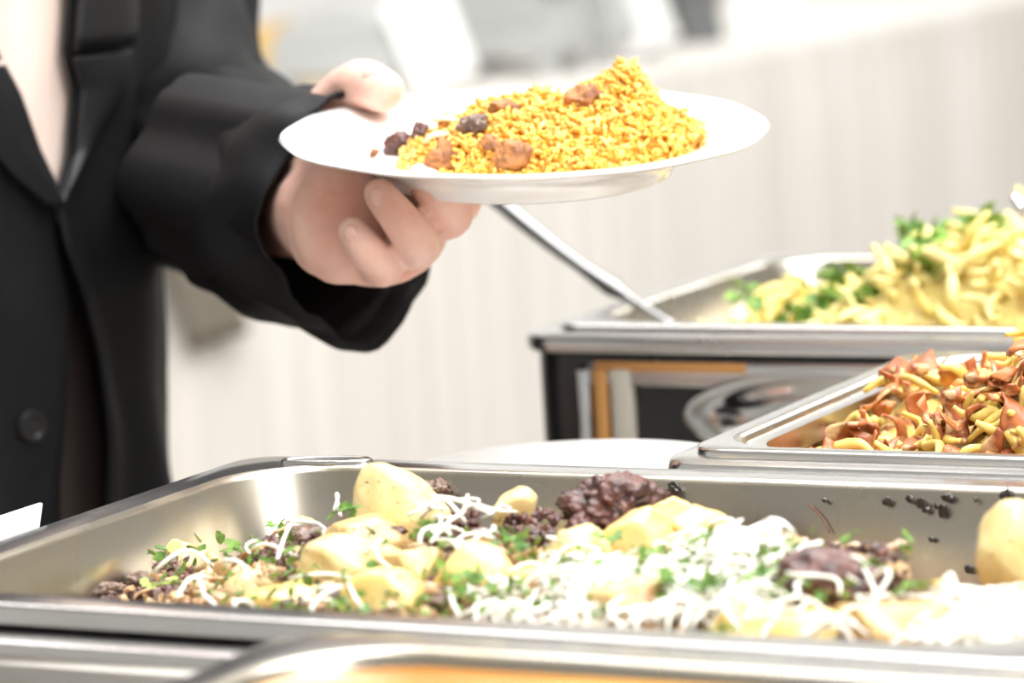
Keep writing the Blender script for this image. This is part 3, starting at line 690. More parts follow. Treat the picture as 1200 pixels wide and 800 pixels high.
def heap_bed(cu, cv, hl, hw, zf, hfun, m, nm, lab, seed):
    V, Fc = [], []; n1, n2 = 200, 110
    for i in range(n1 + 1):
        for j in range(n2 + 1):
            x, y = lerp(-hl, hl, i / n1), lerp(-hw, hw, j / n2); h = hfun(x, y); h = max(.0003, h - .010 * min(1, h / .02)); q = Vector((x * 60, y * 60, seed))
            h += (.006 * noise.noise(q) + .006 * (.5 - abs(noise.noise(q * 2.0))) + .004 * noise.noise(q * 4.5)) * min(1, h / .015); V.append((x, y, max(0, h)))
    for i in range(n1):
        for j in range(n2):
            a = i * (n2 + 1) + j; q = (a, a + n2 + 1, a + n2 + 2, a + 1)
            Fc.append(q)
    o = put(nm, mesh('bed', V, Fc), m, None, UV(cu, cv, zf), (0, 0, -TH)); tag(o, lab, 'noodles', kind='stuff'); return o
def h2(x, y):   # rises away from the near end
    e = sstep(x, -.290, -.250) * (1 - sstep(abs(y), .075, .135)); return .0005 + e * (.050 + .026 * sstep(x, -.25, -.08) + .02 * math.exp(-((y - .03) / .05) ** 2) + .012 * math.sin(x * 38 + 1))
ZF2 = 1.004 - .0595
heap_bed(C2U, C2V, .272, .130, ZF2, h2, mat('noodle_mass', (222, 188, 100), .5, col2=(150, 92, 44), nscale=70, lo=.48, hi=.62, col3=(238, 214, 140), n3=110, lo3=.55, hi3=.65, bump=.6, bscale=200), 'bacon_noodle_bed', 'mass of golden noodles beneath the bacon pieces', 4)
nmesh = [noodle(i, .018 + .006 * (i % 3), .0027) for i in range(8)]; bmesh_ = [bacon(i, .016 + .005 * (i % 3)) for i in range(8)]
def scatter(n, meshes, m, name, cu, cv, zf, hf, xr, yr, lab, cat, grp, seed, lift=(.0, .008), upness=.5, smin=.8, smax=1.25):
    r = random.Random(seed)
    for i in range(n):
        x, y = r.uniform(*xr), r.uniform(*yr); h = hf(x, y)
        p = UV(cu + x, cv + y, zf + h + r.uniform(*lift))
        rot = (r.gauss(0, upness), r.gauss(0, upness), r.uniform(0, 6.28))
        o = put(name, meshes[i % len(meshes)], m, None, p, rot, r.uniform(smin, smax)); tag(o, lab, cat, grp)
scatter(110, nmesh, NOOD, 'egg_noodle', C2U, C2V, ZF2, h2, (-.278, -.06), (-.132, -.07), 'short golden noodle in the pan of bacon noodles', 'noodle', 'golden noodles with bacon', 36, (-.002, .007))
scatter(170, nmesh, NOOD, 'egg_noodle', C2U, C2V, ZF2, h2, (-.272, -.05), (-.13, .11), 'short golden noodle in the pan of bacon noodles', 'noodle', 'golden noodles with bacon', 31)
scatter(120, bmesh_, BACON, 'bacon_piece', C2U, C2V, ZF2, h2, (-.272, -.05), (-.122, .11), 'curled browned bacon piece among the golden noodles', 'bacon', 'bacon pieces among the noodles', 32, (.001, .011), .6, .8, 1.4)
scatter(70, bmesh_[:4], BACON, 'bacon_piece', C2U, C2V, ZF2, h2, (-.282, -.06), (-.132, -.06), 'curled browned bacon piece among the golden noodles', 'bacon', 'bacon pieces among the noodles', 35, (.001, .011), .6, .9, 1.5)
scatter(40, [lump(70 + i, .008, .006, .005, .4, 1.6, .15, 5, 3) for i in range(5)], CRISP, 'crisp_crumb', C2U, C2V, ZF2, h2, (-.268, -.05), (-.12, .11), 'crisp browned crumb among the golden noodles', 'crumb', 'crisp crumbs among the noodles', 33, (.001, .009))
def h3(x, y):
    e = sstep(x, -.29, -.20) * (1 - sstep(abs(y), .08, .145)); return .0005 + e * (.040 + .046 * sstep(x, -.24, -.02) + .010 * math.sin(x * 45) + .006 * math.sin(y * 50 + x * 20))
ZF3 = 1.004 - .0545
heap_bed(C3U, C3V, .277, .138, ZF3, h3, mat('pale_noodle_mass', (228, 208, 130), .5, col2=(196, 162, 84), nscale=60, lo=.48, hi=.64, bump=.6, bscale=180), 'herb_noodle_bed', 'mass of pale noodles in the farthest pan', 9)
nmesh3 = [noodle(50 + i, .026 + .006 * (i % 3), .0036) for i in range(8)]
scatter(130, nmesh3, NOODP, 'herb_noodle', C3U, C3V, ZF3, h3, (-.28, .03), (-.142, -.07), 'short pale noodle in the pan with green herbs', 'noodle', 'pale noodles with herbs', 43, (-.002, .009))
scatter(165, nmesh3, NOODP, 'herb_noodle', C3U, C3V, ZF3, h3, (-.27, .03), (-.13, .12), 'short pale noodle in the pan with green herbs', 'noodle', 'pale noodles with herbs', 41, (-.002, .012))
def stuff_noodles(n, meshes, m, nm, cu, cv, zf, hf, xr, yr, lab, seed):
    r = random.Random(seed); P = []
    for i in range(n):
        x, y = r.uniform(*xr), r.uniform(*yr); p = UV(cu + x, cv + y, zf + hf(x, y) + r.uniform(0, .008)); me = meshes[i % len(meshes)]
        q = Matrix.Rotation(r.uniform(0, 6.28), 3, 'Z') @ Matrix.Rotation(r.gauss(0, .5), 3, 'X') @ Matrix.Rotation(r.gauss(0, .5), 3, 'Y')
        P.append(([p + q @ v.co for v in me.vertices], [tuple(f.vertices) for f in me.polygons]))
    V, Fc = merged(P); o = put(nm, mesh(nm, V, Fc), m); tag(o, lab, 'noodles', kind='stuff')
stuff_noodles(260, nmesh, NOOD, 'golden_noodles', C2U, C2V, ZF2, h2, (-.06, .26), (-.13, .12), 'rest of the golden noodles further along the bacon noodle pan', 61)
stuff_noodles(130, bmesh_, BACON, 'bacon_bits', C2U, C2V, ZF2, h2, (-.06, .26), (-.13, .12), 'rest of the bacon bits further along the bacon noodle pan', 62)
stuff_noodles(260, nmesh3, NOODP, 'pale_noodles', C3U, C3V, ZF3, h3, (.03, .27), (-.14, .13), 'rest of the pale noodles further along the herb noodle pan', 63)
HERB = mat('chopped_herb', (136, 164, 66), 0.5, col2=(86, 128, 44), nscale=80, obj_random=.2)
hm = [sprig(200 + i, .030, 10) for i in range(5)]
r_ = random.Random(44)
for i in range(34):
    x, y = (r_.uniform(-.25, -.08), r_.uniform(-.12, -.05)) if i < 18 else (r_.uniform(-.16, .05), r_.uniform(-.10, .08))
    o = put('green_herb_sprig', hm[i % 5], HERB, None, UV(C3U + x, C3V + y, ZF3 + h3(x, y) + .009), (r_.gauss(0, .5), r_.gauss(0, .5), r_.uniform(0, 6.28)), r_.uniform(.8, 1.3)); tag(o, 'green herb sprig strewn over the pale noodles', 'herb', 'herb sprigs on the pale noodles')
# serving spoon in the farthest pan
sp_b = PZ(797, 386, .990); sp_t = PT(548, 205, 2.25); spo = empty('serving_spoon', sp_b); tag(spo, 'long-handled steel serving spoon leaning out of the herb noodles', 'spoon')
e1, e2 = Vector((0, 0, 0)), sp_t - sp_b
pth = [e1 + e2 * k + Vector((0, 0, -.006 * math.sin(math.pi * k))) for k in np.linspace(0, 1, 14)]
put('handle', tubemesh(pth, [.0026, .0026, .0028, .003, .0062, .005, .0042, .0045, .0048, .005, .0052, .0054, .0056, .004], 8, .5), STEEL_DK, spo)
V, Fc = ICO[3]; V = [(v.x * .03, v.y * .02, (v.z if v.z < 0 else -v.z * .85 + 0) * .012) for v in V]
put('bowl', mesh('bowl', V, Fc), STEEL, spo, (.024, 0.0, -.010), (0, .3, -.2))
# spoon whose handle tip reaches in from the side
tip = PT(1187, 229, 1.95); s2 = empty('serving_spoon', tip); tag(s2, 'serving spoon whose rounded handle tip shows at the right edge', 'spoon')
q2 = PT(1330, 330, 1.98) - tip
put('handle', tubemesh([q2 * k + Vector((0, 0, -.01 * math.sin(math.pi * k))) for k in np.linspace(0, 1, 12)], [.003, .0055, .006, .006, .005, .0045, .004, .004, .0035, .003, .003, .003], 10, .5), STEEL, s2)
put('bowl', mesh('bowl', V, Fc), STEEL, s2, q2 + Vector((.02, 0, -.006)), (0, .4, -.3))

# ------------------------------------------------------------------ dinner plate held in the hand, with rice
PD = 1.77; PC = PT(614, 153, PD); PR = .1275
vr = ray(614, 153).normalized(); rr_ = RT - vr * RT.dot(vr); rr_.normalize(); uu = rr_.cross(vr); uu = uu if uu.dot(UP) > 0 else -uu
sl = math.radians(1.6); ax = math.cos(sl) * rr_ + math.sin(sl) * uu; pu = -math.sin(sl) * rr_ + math.cos(sl) * uu
al = math.radians(10.4); nz_ = (math.cos(al) * pu - math.sin(al) * vr).normalized(); ay = nz_.cross(ax).normalized()
PH = .024
PMAT = Matrix((ax, ay, nz_)).transposed().to_4x4(); PMAT.translation = PC - nz_ * PH
prof = [(.070, .0028), (.0725, .0005), (.0745, 0), (.077, .0012), (.0785, .0045), (.084, .009), (.092, .0135), (.104, .0178), (.118, .0212), (PR - .0015, PH - .0014), (PR, PH), (PR - .001, PH + .0014), (PR - .005, PH + .001), (.116, .0240), (.104, .0214), (.097, .0190), (.092, .0162), (.086, .0122), (.078, .0086), (.05, .0072), (.004, .0070)]
NP = 128; rings = []
for r, z in prof:   # gently scalloped edge
    rings.append([((r * (1 + (.006 * math.cos(12 * a) * sstep(r, .1, PR)))) * math.cos(a), (r * (1 + (.006 * math.cos(12 * a) * sstep(r, .1, PR)))) * math.sin(a), z) for a in np.linspace(0, 2 * math.pi, NP + 1)[:-1]])
V, Fc = loft(rings, True, True, True)
plate = put('dinner_plate', mesh('plate', V, Fc, True, 50), PORC); plate.matrix_world = PMAT; tag(plate, 'white dinner plate of yellow rice held in the hand', 'plate')
def PLW(x, y, z): return PMAT @ Vector((x, y, z))
WELL = .0072
def zp(x, y): return interp(math.hypot(x, y), [0, .05, .078, .086, .092, .097, .104, .116], [.0070, .0072, .0086, .0122, .0162, .0190, .0214, .0240])
xs_ = [-.066, -.058, -.045, -.02, .0, .02, .036, .044, .051, .058, .066, .078, .088, .094]
hs_ = [0, .010, .016, .028, .032, .033, .036, .040, .050, .048, .035, .020, .008, 0]
def hr(x, y):
    yc = .0; wy = interp(x, [-.07, -.03, .03, .09], [.03, .060, .064, .03])
    k = max(0, 1 - ((y - yc) / wy) ** 2) ** .62
    yp = math.exp(-((y - .012) / .03) ** 2)
    h = interp(x, xs_, hs_); base = min(h, .030); return (base + (h - base) * yp) * k
RICE = attr_mat('yellow_rice', [(214, 138, 40), (232, 166, 54), (242, 190, 84), (248, 214, 132)], .32, sss=.2, coat=.2)
def grains(n, seed):
    r = random.Random(seed); V, Fc, T = [], [], []
    nr, ns = 5, 6
    while len(T) < n * (nr - 1) * ns + 2 * n - 1:
        x, y = r.uniform(-.07, .096), r.uniform(-.066, .066); h = hr(x, y)
        if h < .0015: continue
        if r.random() > .35 + .65 * (y < .015): continue
        p = Vector((x, y, zp(x, y) + max(.0012, h + r.uniform(-.003, .0026) + .0055 * max(-.4, noise.noise((x * 60, y * 60, 0))) + .003 * noise.noise((x * 140, y * 140, 3)))))
        L = r.uniform(.0033, .0050); wd = r.uniform(.00115, .00155); q = rand_rot(r); q = q.slerp(Quaternion((0, 0, 1), r.uniform(0, 6.28)), .35)
        o = len(V); bend = r.uniform(-.25, .25); tint = min(1, max(0, r.gauss(.5, .25)))
        V.append(q @ Vector((-L, 0, bend * L)) + p)
        for i in range(1, nr):
            k = -1 + 2 * i / nr; rad = wd * math.sqrt(1 - k * k * .8)
            for j in range(ns): a = 2 * math.pi * j / ns; V.append(q @ Vector((k * L, rad * math.cos(a), rad * math.sin(a) + bend * L * k * k)) + p)
        V.append(q @ Vector((L, 0, bend * L)) + p); e = len(V) - 1
        for j in range(ns):
            k = (j + 1) % ns; Fc.append((o, o + 1 + k, o + 1 + j)); Fc.append((e, e - ns + j, e - ns + k))
            for i in range(nr - 2): b = o + 1 + i * ns; Fc.append((b + j, b + k, b + ns + k, b + ns + j))
        T += [tint] * (len(V) - o)
    return V, Fc, T
V, Fc, T = grains(3600, 3)
me = bpy.data.meshes.new('rice'); me.from_pydata([tuple(v) for v in V], [], Fc); me.polygons.foreach_set('use_smooth', [True] * len(me.polygons))
at = me.attributes.new('tint', 'FLOAT', 'POINT'); at.data.foreach_set('value', T)
rice = put('yellow_rice', me, RICE); rice.matrix_world = PMAT; tag(rice, 'heap of yellow rice grains on the held plate', 'rice', kind='stuff')
# packed rice inside the heap
RICEB = mat('packed_rice', (228, 164, 60), .5, col2=(206, 132, 36), nscale=240, bump=.8, bscale=420)
V, Fc = [], []; n1, n2 = 80, 60
for i in range(n1 + 1):
    for j in range(n2 + 1):
        x, y = lerp(-.07, .096, i / n1), lerp(-.068, .068, j / n2); V.append((x, y, zp(x, y) - .001 + max(0, hr(x, y) - .0016) + .0008))
for i in range(n1):
    for j in range(n2):
        a = i * (n2 + 1) + j; q = (a, a + n2 + 1, a + n2 + 2, a + 1)
        if max(hr(V[k][0], V[k][1]) for k in q) > .001: Fc.append(q)
bm = bmesh.new(); vs = [bm.verts.new(v) for v in V]
for q in Fc: bm.faces.new([vs[k] for k in q])
bmesh.ops.delete(bm, geom=[v for v in bm.verts if not v.link_faces], context='VERTS'); me = bpy.data.meshes.new('ricebed'); bm.to_mesh(me); bm.free()
me.polygons.foreach_set('use_smooth', [True] * len(me.polygons))
o = put('packed_rice', me, RICEB); o.matrix_world = PMAT; tag(o, 'packed yellow rice inside the heap on the held plate', 'rice', kind='stuff')
SAUS = mat('browned_sausage', (176, 118, 64), .5, col2=(130, 78, 40), nscale=160, lo=.42, hi=.6, coat=.08, bump=.6, bscale=300)
def on_plate(px, py, lift=0.0):
    """first point of the rice heap or the plate under a pixel"""
    inv = PMAT.inverted(); o = inv @ CAM; d = (inv.to_3x3() @ ray(px, py)); t = 1.55
    while t < 2.1:
        p = o + d * t
        if math.hypot(p.x, p.y) < .12 and p.z < zp(p.x, p.y) + max(hr(p.x, p.y), .0) + lift: break
        t += .0006
    return PMAT @ p
pm_ = [(520, 184, 17, 18, SAUS, 'browned meat cube low on the near side of the rice'), (600, 183, 18, 14, SAUS, 'browned meat cube at the foot of the rice in the middle'), (685, 115, 16, 12, SAUS, 'browned meat cube near the peak of the rice'),
       (469, 172, 16, 15, MEAT, 'dark meat piece lying left of the rice'), (494, 158, 10, 12, MEAT, 'small dark meat piece between rice and plate rim'), (556, 147, 17, 12, MEAT2, 'purple-brown meat piece on the back slope of the rice'),
       (438, 179, 5, 4, SAUS, 'tiny brown crumb alone on the white plate'), (590, 128, 14, 9, SAUS, 'brown meat bit high on the slope of the rice'), (575, 170, 12, 9, SAUS, 'brown meat bit halfway up the rice'), (820, 161, 5, 5, RICEB, 'loose rice crumb on the bare side of the plate')]
for i, (px, py, rx, ry, m, lab) in enumerate(pm_):
    p = on_plate(px, py, .004); d = (p - CAM).dot(FW); s = rx * d / F; s2_ = ry * d / F
    o = put('meat_bit', lump(300 + i, s * 1.1, s * .8, s2_ * 1.1, .34, 1.6, .2, 5, 4) if m is not SAUS else chunk(300 + i, s * 1.4, s, s2_ * 1.4, 9, .5, .8, .22, 4), m, None, p); tag(o, lab, 'meat' if m is not RICEB else 'crumb', 'bits on the held plate')
for i, (px, py, l, lab) in enumerate([(527, 142, 20, 'pale onion piece on the plate behind the dark meat'), (512, 160, 16, 'translucent onion piece beside the near end of the rice')]):
    p = on_plate(px, py, .004); d = (p - CAM).dot(FW); L = 2 * l * d / F
    o = put('onion_strip', strip(80 + i, L, L * .26, L * .10), mat('pale_onion', (232, 214, 176), .3, col2=(214, 188, 140), nscale=40, sss=.3, coat=.4), None, p, (.2, .3 - i * .5, .3)); tag(o, lab, 'onion')

# ------------------------------------------------------------------ the person
PHI = math.radians(45)
TC = PT(-110, 300, 2.085); TCX, TCY = TC.x, TC.y
FD = Vector((math.sin(PHI), -math.cos(PHI), 0)); LD = Vector((math.cos(PHI), math.sin(PHI), 0))   # forward and the person's left
person = empty('person', (TCX, TCY, 0)); tag(person, 'person in a black suit jacket and pale shirt holding out a plate', 'person')
PO = person.location.copy()
def addcaps(V, Fc, pts, rad, n=14, flat=1.0):
    """tapered limb with rounded ends"""
    P = [Vector(p) for p in pts]; R = list(rad)
    d0 = (P[0] - P[1]).normalized(); d1 = (P[-1] - P[-2]).normalized()
    pp, rr = [], []
    for k in (1.0, .87, .5): pp.append(P[0] + d0 * R[0] * k); rr.append(R[0] * math.sqrt(max(.004, 1 - k * k)))
    pp += P; rr += R
    for k in (.5, .87, 1.0): pp.append(P[-1] + d1 * R[-1] * k); rr.append(R[-1] * math.sqrt(max(.004, 1 - k * k)))
    v, f = tube(pp, rr, n, True, flat); o = len(V); V += v; Fc += [tuple(k + o for k in q) for q in f]
def addball(V, Fc, c, sx, sy, sz, rot=None):
    bv, bf = ICO[3]; o = len(V)
    for v in bv:
        q = Vector((v.x * sx, v.y * sy, v.z * sz)); V.append(Vector(c) + (rot @ q if rot else q))
    Fc += [tuple(k + o for k in q) for q in bf]
def W(f, l, z): return Vector((TCX, TCY, 0)) + FD * f + LD * l + Vector((0, 0, z))
BV, BF = [], []
camrot = Matrix((RT, FW, UP)).transposed()         # ball axes: right, away, up in the view
# hand that holds the plate
addball(BV, BF, PT(398, 258, 1.765), .026, .022, .034, camrot)                 # heel of the hand and thumb mount
addball(BV, BF, PT(385, 278, 1.775), .021, .020, .022, camrot)
addball(BV, BF, PT(440, 262, 1.795), .040, .017, .034, camrot)                 # palm
addball(BV, BF, PT(410, 298, 1.765), .022, .018, .016, camrot)
addcaps(BV, BF, [PT(300, 230, 2.0), PT(350, 243, 1.89), PT(392, 252, 1.80)], [.034, .029, .028], 18)
fing = [
  ([PT(425, 300, 1.79), PT(448, 312, 1.745), PT(430, 293, 1.722), PT(413, 271, 1.722)], [.0125, .0112, .0098, .0080]),     # little finger
  ([PT(465, 285, 1.795), PT(490, 288, 1.735), PT(468, 256, 1.712), PT(445, 228, 1.716)], [.0130, .0116, .0102, .0086]),     # ring finger
  ([PT(497, 258, 1.80), PT(530, 252, 1.747), PT(509, 226, 1.724), PT(494, 210, 1.732)], [.0130, .0112, .0102, .0088]),     # middle finger
  ([PT(505, 240, 1.82), PT(542, 238, 1.785), PT(532, 226, 1.76), PT(516, 216, 1.752)], [.0130, .0105, .0095, .0085]),       # index finger
]
for p, r in fing: addcaps(BV, BF, bez(p, 12), [interp(i, [0, 4, 8, 12], r) for i in range(13)], 14)
th_p = [PT(395, 225, 1.80), PT(365, 172, 1.86), PT(392, 122, 1.872), PT(424, 100, 1.852), PT(450, 107, 1.826)]
addcaps(BV, BF, bez(th_p, 16), [interp(i, [0, 4, 8, 12, 16], [.019, .017, .0145, .0145, .0118]) for i in range(17)], 16)
# arms, trunk, neck, head, legs
SHL, SHR = W(0, .17, 1.41), W(0, -.17, 1.41)
ELB = PT(228, 195, 2.04)
addcaps(BV, BF, bez([W(0, .14, 1.40), PT(160, -60, 2.25), PT(186, 60, 2.22), PT(228, 172, 2.14), PT(300, 228, 2.0)], 16), [.045, .045, .045, .043, .042, .040, .040, .039, .038, .038, .038, .037, .037, .036, .036, .035, .034], 16)
addcaps(BV, BF, [SHR, W(-.02, -.25, 1.12), W(.10, -.24, .90)], [.05, .040, .028], 16)
addcaps(BV, BF, [W(.10, -.24, .90), W(.115, -.24, .85), W(.12, -.235, .80)], [.027, .032, .026], 14)
for k in range(4): addcaps(BV, BF, [W(.10 + .018 * k, -.235, .80), W(.105 + .018 * k, -.225, .765), W(.095 + .018 * k, -.205, .745)], [.009, .0085, .0075], 10)
addcaps(BV, BF, [W(.14, -.22, .86), W(.165, -.205, .82), W(.165, -.20, .79)], [.013, .011, .009], 10)
o0 = len(BV)
tr = [(.86, .155, .105), (.95, .16, .105), (1.05, .145, .098), (1.15, .150, .10), (1.25, .165, .105), (1.35, .17, .10), (1.41, .15, .08), (1.45, .08, .06)]
rings = [[W(b * math.cos(a), aa * math.sin(a), z) for a in np.linspace(0, 2 * math.pi, 33)[:-1]] for z, aa, b in tr]
v, f = loft(rings, True, True, True); BV += v; BF += [tuple(k + o0 for k in q) for q in f]
addcaps(BV, BF, [W(-.01, 0, 1.42), W(.01, 0, 1.54)], [.058, .054], 18)
addball(BV, BF, W(.025, 0, 1.645), .095, .075, .115); addball(BV, BF, W(.045, 0, 1.585), .06, .055, .06)
addcaps(BV, BF, [W(.115, 0, 1.655), W(.135, 0, 1.622)], [.009, .013], 10)
for s in (-1, 1): addball(BV, BF, W(.02, s * .078, 1.64), .022, .012, .032)
for s in (-1, 1):
    addcaps(BV, BF, [W(0, s * .085, .90), W(.01, s * .09, .48), W(-.01, s * .09, .10)], [.082, .055, .040], 16)
    addcaps(BV, BF, [W(-.03, s * .09, .05), W(.14, s * .10, .045)], [.035, .034], 12)
bmv = bpy.data.meshes.new('body_raw'); bmv.from_pydata([tuple(Vector(v) - PO) for v in BV], [], BF)
bm = bmesh.new(); bm.from_mesh(bmv); bmesh.ops.recalc_face_normals(bm, faces=bm.faces); bm.to_mesh(bmv); bm.free()
tmp = bpy.data.objects.new('tmp_body', bmv); COL.objects.link(tmp)
rm = tmp.modifiers.new('r', 'REMESH'); rm.mode = 'VOXEL'; rm.voxel_size = .0020
sm = tmp.modifiers.new('s', 'SMOOTH'); sm.factor = .5; sm.iterations = 2
dg = bpy.context.evaluated_depsgraph_get(); dg.update()
body_me = bpy.data.meshes.new_from_object(tmp.evaluated_get(dg)); bpy.data.objects.remove(tmp)
body_me.polygons.foreach_set('use_smooth', [True] * len(body_me.polygons)); body_me.materials.clear()
put('body', body_me, SKIN, person)
def nail(p, direction, facing, L, wd, lab=None):
    bv, bf = ICO[3]; x = Vector(direction).normalized(); n = (Vector(facing) - x * Vector(facing).dot(x)).normalized(); s = n.cross(x)
    V = [x * (v.x * L) + s * (v.y * wd) + n * (v.z * wd * .28 - .22 * wd * v.y * v.y) for v in bv]
    o = put('fingernail', mesh('nail', V, bf), NAIL, person, p - PO); return o
tocam = -FW
nail(PT(446, 232, 1.716) + tocam * .0092, PT(445, 228, 1.716) - PT(468, 256, 1.712), tocam + RT * .25, .0062, .0052)
nail(PT(415, 275, 1.722) + tocam * .0084, PT(413, 271, 1.722) - PT(430, 293, 1.722), tocam + RT * .2, .0055, .0046)
nail(PT(438, 98, 1.838) + UP * .0065 + tocam * .0098, th_p[4] - th_p[3], tocam + UP * .8, .0085, .0075)
for s in (-1, 1): put('eye', lathe([(.001, -.012), (.009, -.008), (.012, 0), (.009, .008), (.001, .012)], 16), mat('eye_white', (235, 232, 228), .2), person, W(.106, s * .032, 1.66) - PO)
put('mouth', tubemesh([W(.108, l, 1.595 + .004 * abs(l) * 10) - PO for l in (-.022, -.01, 0, .01, .022)], [.002, .0045, .005, .0045, .002], 8), mat('lips', (190, 110, 100), .4), person)
bv, bf = ICO[4]; V = []
for v in bv:
    k = 1.07 + .03 * noise.noise(v * 9); x, y, z = v.x * .095 * k, v.y * .080 * k, v.z * .118 * k
    x = min(x, .075 + .03 * (z > .06)) if z < .085 else x
    V.append(W(.012 + x - .012, y, 1.655 + max(z, -.07)) - PO)
put('hair', mesh('hair', V, bf), HAIR, person)

# trousers and shoes
V, Fc = [], []
for s in (-1, 1):
    rings = []
    for z, rx, c in ((.03, .085, .0), (.10, .082, .0), (.48, .088, .01), (.78, .098, .0), (.88, .105, 0.)): rings.append([W(c + rx * math.cos(a), s * .088 + rx * .86 * math.sin(a), z) - PO for a in np.linspace(0, 2 * math.pi, 25)[:-1]])
    v, f = loft(rings, True, False, True); o_ = len(V); V += v; Fc += [tuple(k + o_ for k in q) for q in f]
rings = [[W(b * math.cos(a), aa * math.sin(a), z) - PO for a in np.linspace(0, 2 * math.pi, 33)[:-1]] for z, aa, b in ((.80, .168, .112), (.90, .172, .116), (1.0, .162, .112), (1.04, .158, .109))]
v, f = loft(rings, True, True, False); o_ = len(V); V += v; Fc += [tuple(k + o_ for k in q) for q in f]
put('trousers', mesh('trousers', V, Fc, True, 50), TROUS, person)
for s in (-1, 1):
    v, f = [], []; addcaps(v, f, [W(-.04, s * .09, .045), W(.05, s * .095, .05), W(.15, s * .10, .04)], [.044, .046, .038], 14)
    zm = min(q.z for q in v); put('shoe', mesh('shoe', [(q - PO) - Vector((0, 0, max(-1, zm) if q.z > 0 else q.z)) if False else Vector((q.x - PO.x, q.y - PO.y, max(.001, q.z))) for q in v], f), BLACKP, person)

# shirt and jacket, rings around the trunk
JZ = [.80, .88, .93, .98, 1.03, 1.08, 1.13, 1.18, 1.23, 1.28, 1.33, 1.38, 1.42, 1.445]
JA = [.150, .150, .151, .154, .160, .168, .176, .182, .190, .196, .198, .190, .165, .120]
JB = [.132, .130, .128, .126, .125, .126, .127, .128, .128, .126, .122, .112, .095, .075]
def trunk(th, z, off=0.0):
    """th = 0 front, + towards the person's left"""
    a, b = interp(z, JZ, JA) + off, interp(z, JZ, JB) + off
    return W(b * math.cos(th), a * math.sin(th), z)
def pix(p):
    q = p - CAM; d = q.dot(FW); return 600 + F * q.dot(RT) / d, 400 - F * q.dot(UP) / d
def th_for_px(px, py, off=0.0):
    """angle and height on the trunk surface that project to a pixel"""
    th, z = 0.2, 1.1
    for _ in range(60):
        x, y = pix(trunk(th, z, off)); z += (y - py) / F * 2.05 * .8
        x2, _y = pix(trunk(th + .01, z, off)); dx = (x2 - x) / .01
        if abs(dx) > 150: th += max(-.15, min(.15, (px - x) / dx * .7))
    return th, z
def wr(th, z, k=1.0):
    q = Vector((th * 1.3, z * 2.2, 1.5))
    return 1.5 * k * (.007 * noise.noise(q * 1.3) + .004 * noise.noise(Vector((th * 3 + z * 5, z * 3 - th * 2, 4))) + .003 * math.sin(th * 7 + z * 26 + 2 * noise.noise(q)) * sstep(1.2 - z, -.1, .25))
# front edges in the photograph: their left panel (image right side) and right panel
edgeL = [(75, -40), (76, 0), (72, 60), (86, 105), (80, 180), (57, 236), (62, 290), (82, 350), (99, 420), (108, 500), (112, 590), (114, 680)]
edgeR = [(-60, -40), (-45, 0), (-18, 60), (8, 110), (30, 175), (60, 238), (70, 290), (76, 350), (69, 420), (72, 500), (74, 590), (75, 680)]
EL = sorted([th_for_px(x, y, .004)[::-1] for x, y in edgeL]); ER = sorted([th_for_px(x, y, .004)[::-1] for x, y in edgeR])
def eL(z): return interp(z, [e[0] for e in EL], [e[1] for e in EL])
def eR(z): return interp(z, [e[0] for e in ER], [e[1] for e in ER])
def panel(z0, z1, nz, th0f, th1f, nt, offf, name, m, parent, thick=.003):
    rows = []
    for i in range(nz + 1):
        z = lerp(z0, z1, i / nz); a, b = th0f(z), th1f(z)
        rows.append([trunk(lerp(a, b, j / nt), z, offf(lerp(a, b, j / nt), z, j / nt)) - PO for j in range(nt + 1)])
    V, Fc = loft(rows, False); o = put(name, mesh(name, V, Fc), m, parent)
    md = o.modifiers.new('thick', 'SOLIDIFY'); md.thickness = thick; md.offset = 0
    return o
jk = put('jacket_back', mesh('x', *loft([[trunk(th, z, .008 + wr(th, z)) - PO for th in np.linspace(math.pi * .62, math.pi * 1.38, 40)] for z in np.linspace(.78, 1.44, 40)], False)), JACK, person)
jk.modifiers.new('thick', 'SOLIDIFY').thickness = .003
def offL(th, z, k):
    e = math.exp(-((k) / .05) ** 2)
    return .008 + wr(th, z) + .010 * e * sstep(1.14 - z, 0, .12) + .006 * math.sin(k * 9 + z * 12) * sstep(1.16 - z, 0, .15)
JPL = panel(.78, 1.44, 90, eL, lambda z: math.pi * .63, 60, offL, 'jacket_front_panel', JACK, person)
JPR = panel(.78, 1.44, 70, lambda z: eR(z), lambda z: -math.pi * .63, 46, lambda th, z, k: .006 + wr(th, z), 'jacket_front_panel', JACK, person)
put('shirt', mesh('shirt', *loft([[trunk(th, z, -.006 + .002 * noise.noise((th * 8, z * 14, 0))) - PO for th in np.linspace(-1.2, 1.2, 50)] for z in np.linspace(1.085, 1.43, 50)], False)), SHIRT, person)
put('waistband', mesh('lining', *loft([[trunk(th, z, -.003) - PO for th in np.linspace(-1.2, 1.2, 40)] for z in np.linspace(.80, 1.09, 20)], False)), JACKIN, person)
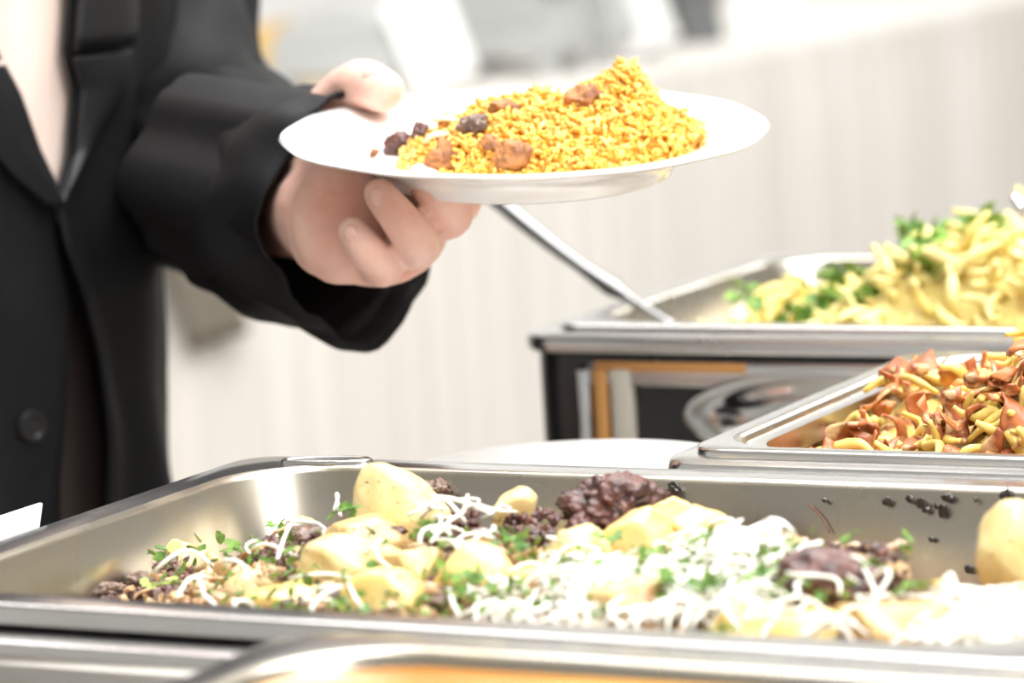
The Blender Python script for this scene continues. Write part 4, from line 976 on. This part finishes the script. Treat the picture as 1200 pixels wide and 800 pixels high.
# lapels and collar
lapL = [(150, -40), (160, 0), (158, 60), (150, 105), (118, 170), (88, 210), (60, 243)]
LL = sorted([th_for_px(x, y, .014)[::-1] for x, y in lapL])
def lL(z): return interp(z, [e[0] for e in LL], [e[1] for e in LL])
zb, zn = LL[0][0] + .002, th_for_px(74, 64, .01)[1]
def lapoff(th, z, k): return .0125 + wr(th, z) + .005 * math.sin(math.pi * (k * .9 + .05)) + .001
panel(zb, zn - .002, 40, eL, lL, 14, lapoff, 'lapel', LAPEL, JPL, .0035)
panel(zn + .001, 1.44, 24, eL, lambda z: lL(z) + .02, 14, lambda th, z, k: lapoff(th, z, k) + .002, 'collar', LAPEL, JPL, .0035)
lapR = [(-150, -40), (-130, 0), (-100, 60), (-60, 110), (-25, 165), (10, 205), (50, 240)]
LR = sorted([th_for_px(x, y, .012)[::-1] for x, y in lapR])
panel(LR[0][0] + .002, zn - .002, 30, eR, lambda z: interp(z, [e[0] for e in LR], [e[1] for e in LR]), 14, lapoff, 'lapel', LAPEL, JPR, .0035)
panel(zn + .001, 1.44, 20, eR, lambda z: interp(z, [e[0] for e in LR], [e[1] for e in LR]) - .02, 14, lapoff, 'collar', LAPEL, JPR, .0035)
# button on the closing panel
tb_, zb_ = th_for_px(42, 500, .008); pb = trunk(tb_, zb_, .0082 + wr(tb_, zb_)); nb = (pb - trunk(tb_, zb_, -.05)).normalized()
bt = put('button', lathe([(.003, -.001), (.0088, -.001), (.0098, .0006), (.0088, .0024), (.0068, .0026), (.0058, .0014), (.002, .0012)], 28), BLKB, JPR, pb - PO); bt.rotation_mode = 'QUATERNION'; bt.rotation_quaternion = Vector((0, 0, 1)).rotation_difference(nb)
# sleeves
def sleeve(path, rad, nm, wrk, flare=None):
    pts = bez(path, 48); n = len(pts); R = [interp(i / (n - 1), np.linspace(0, 1, len(rad)), rad) for i in range(n)]
    rings = []; NS = 56; fr = frames(pts)
    for i, (p, t, a, b) in enumerate(fr):
        k = i / (n - 1); row = []
        for j in range(NS):
            an = 2 * math.pi * j / NS; d = a * math.cos(an) + b * math.sin(an)
            q = p * 6 + d * 1.4
            r = R[i] * (1 + wrk * (.10 * noise.noise(q * 1.4) + .06 * math.sin(k * 34 + 3 * math.cos(an) + 4 * noise.noise(q)) * (.4 + .6 * math.exp(-((k - .52) / .2) ** 2)) + .04 * noise.noise(q * 3)))
            row.append(p + d * r + t * (.024 * sstep(k, .8, 1) * max(0, -d.z)) - PO)
        rings.append(row)
    # turn the cloth in at the cuff
    p, t, a, b = fr[-1]
    for s_, ins in ((.001, -.003), (-.004, -.005), (-.05, -.006), (-.12, -.010)):
        rings.append([Vector(v) + t * s_ + ((p - PO) - Vector(v)).normalized() * (-ins) for v in rings[n - 1]])
    V, Fc = loft(rings); return put(nm, mesh(nm, V, Fc), JACK, person)
c_end = PT(402, 254, 1.862)
sleeve([W(0, .145, 1.415), W(-.005, .185, 1.36), PT(160, -60, 2.25), PT(186, 60, 2.22), PT(228, 170, 2.14), PT(292, 218, 2.005), PT(338, 236, 1.912), PT(372, 246, 1.876), c_end], [.070, .078, .072, .066, .064, .060, .063, .066, .069], 'sleeve', 1.35)
sleeve([W(0, -.145, 1.415), W(0, -.185, 1.37), W(-.01, -.23, 1.2), W(-.02, -.25, 1.10), W(.05, -.245, .98), W(.09, -.24, .915)], [.075, .083, .072, .066, .060, .056], 'sleeve', .8)
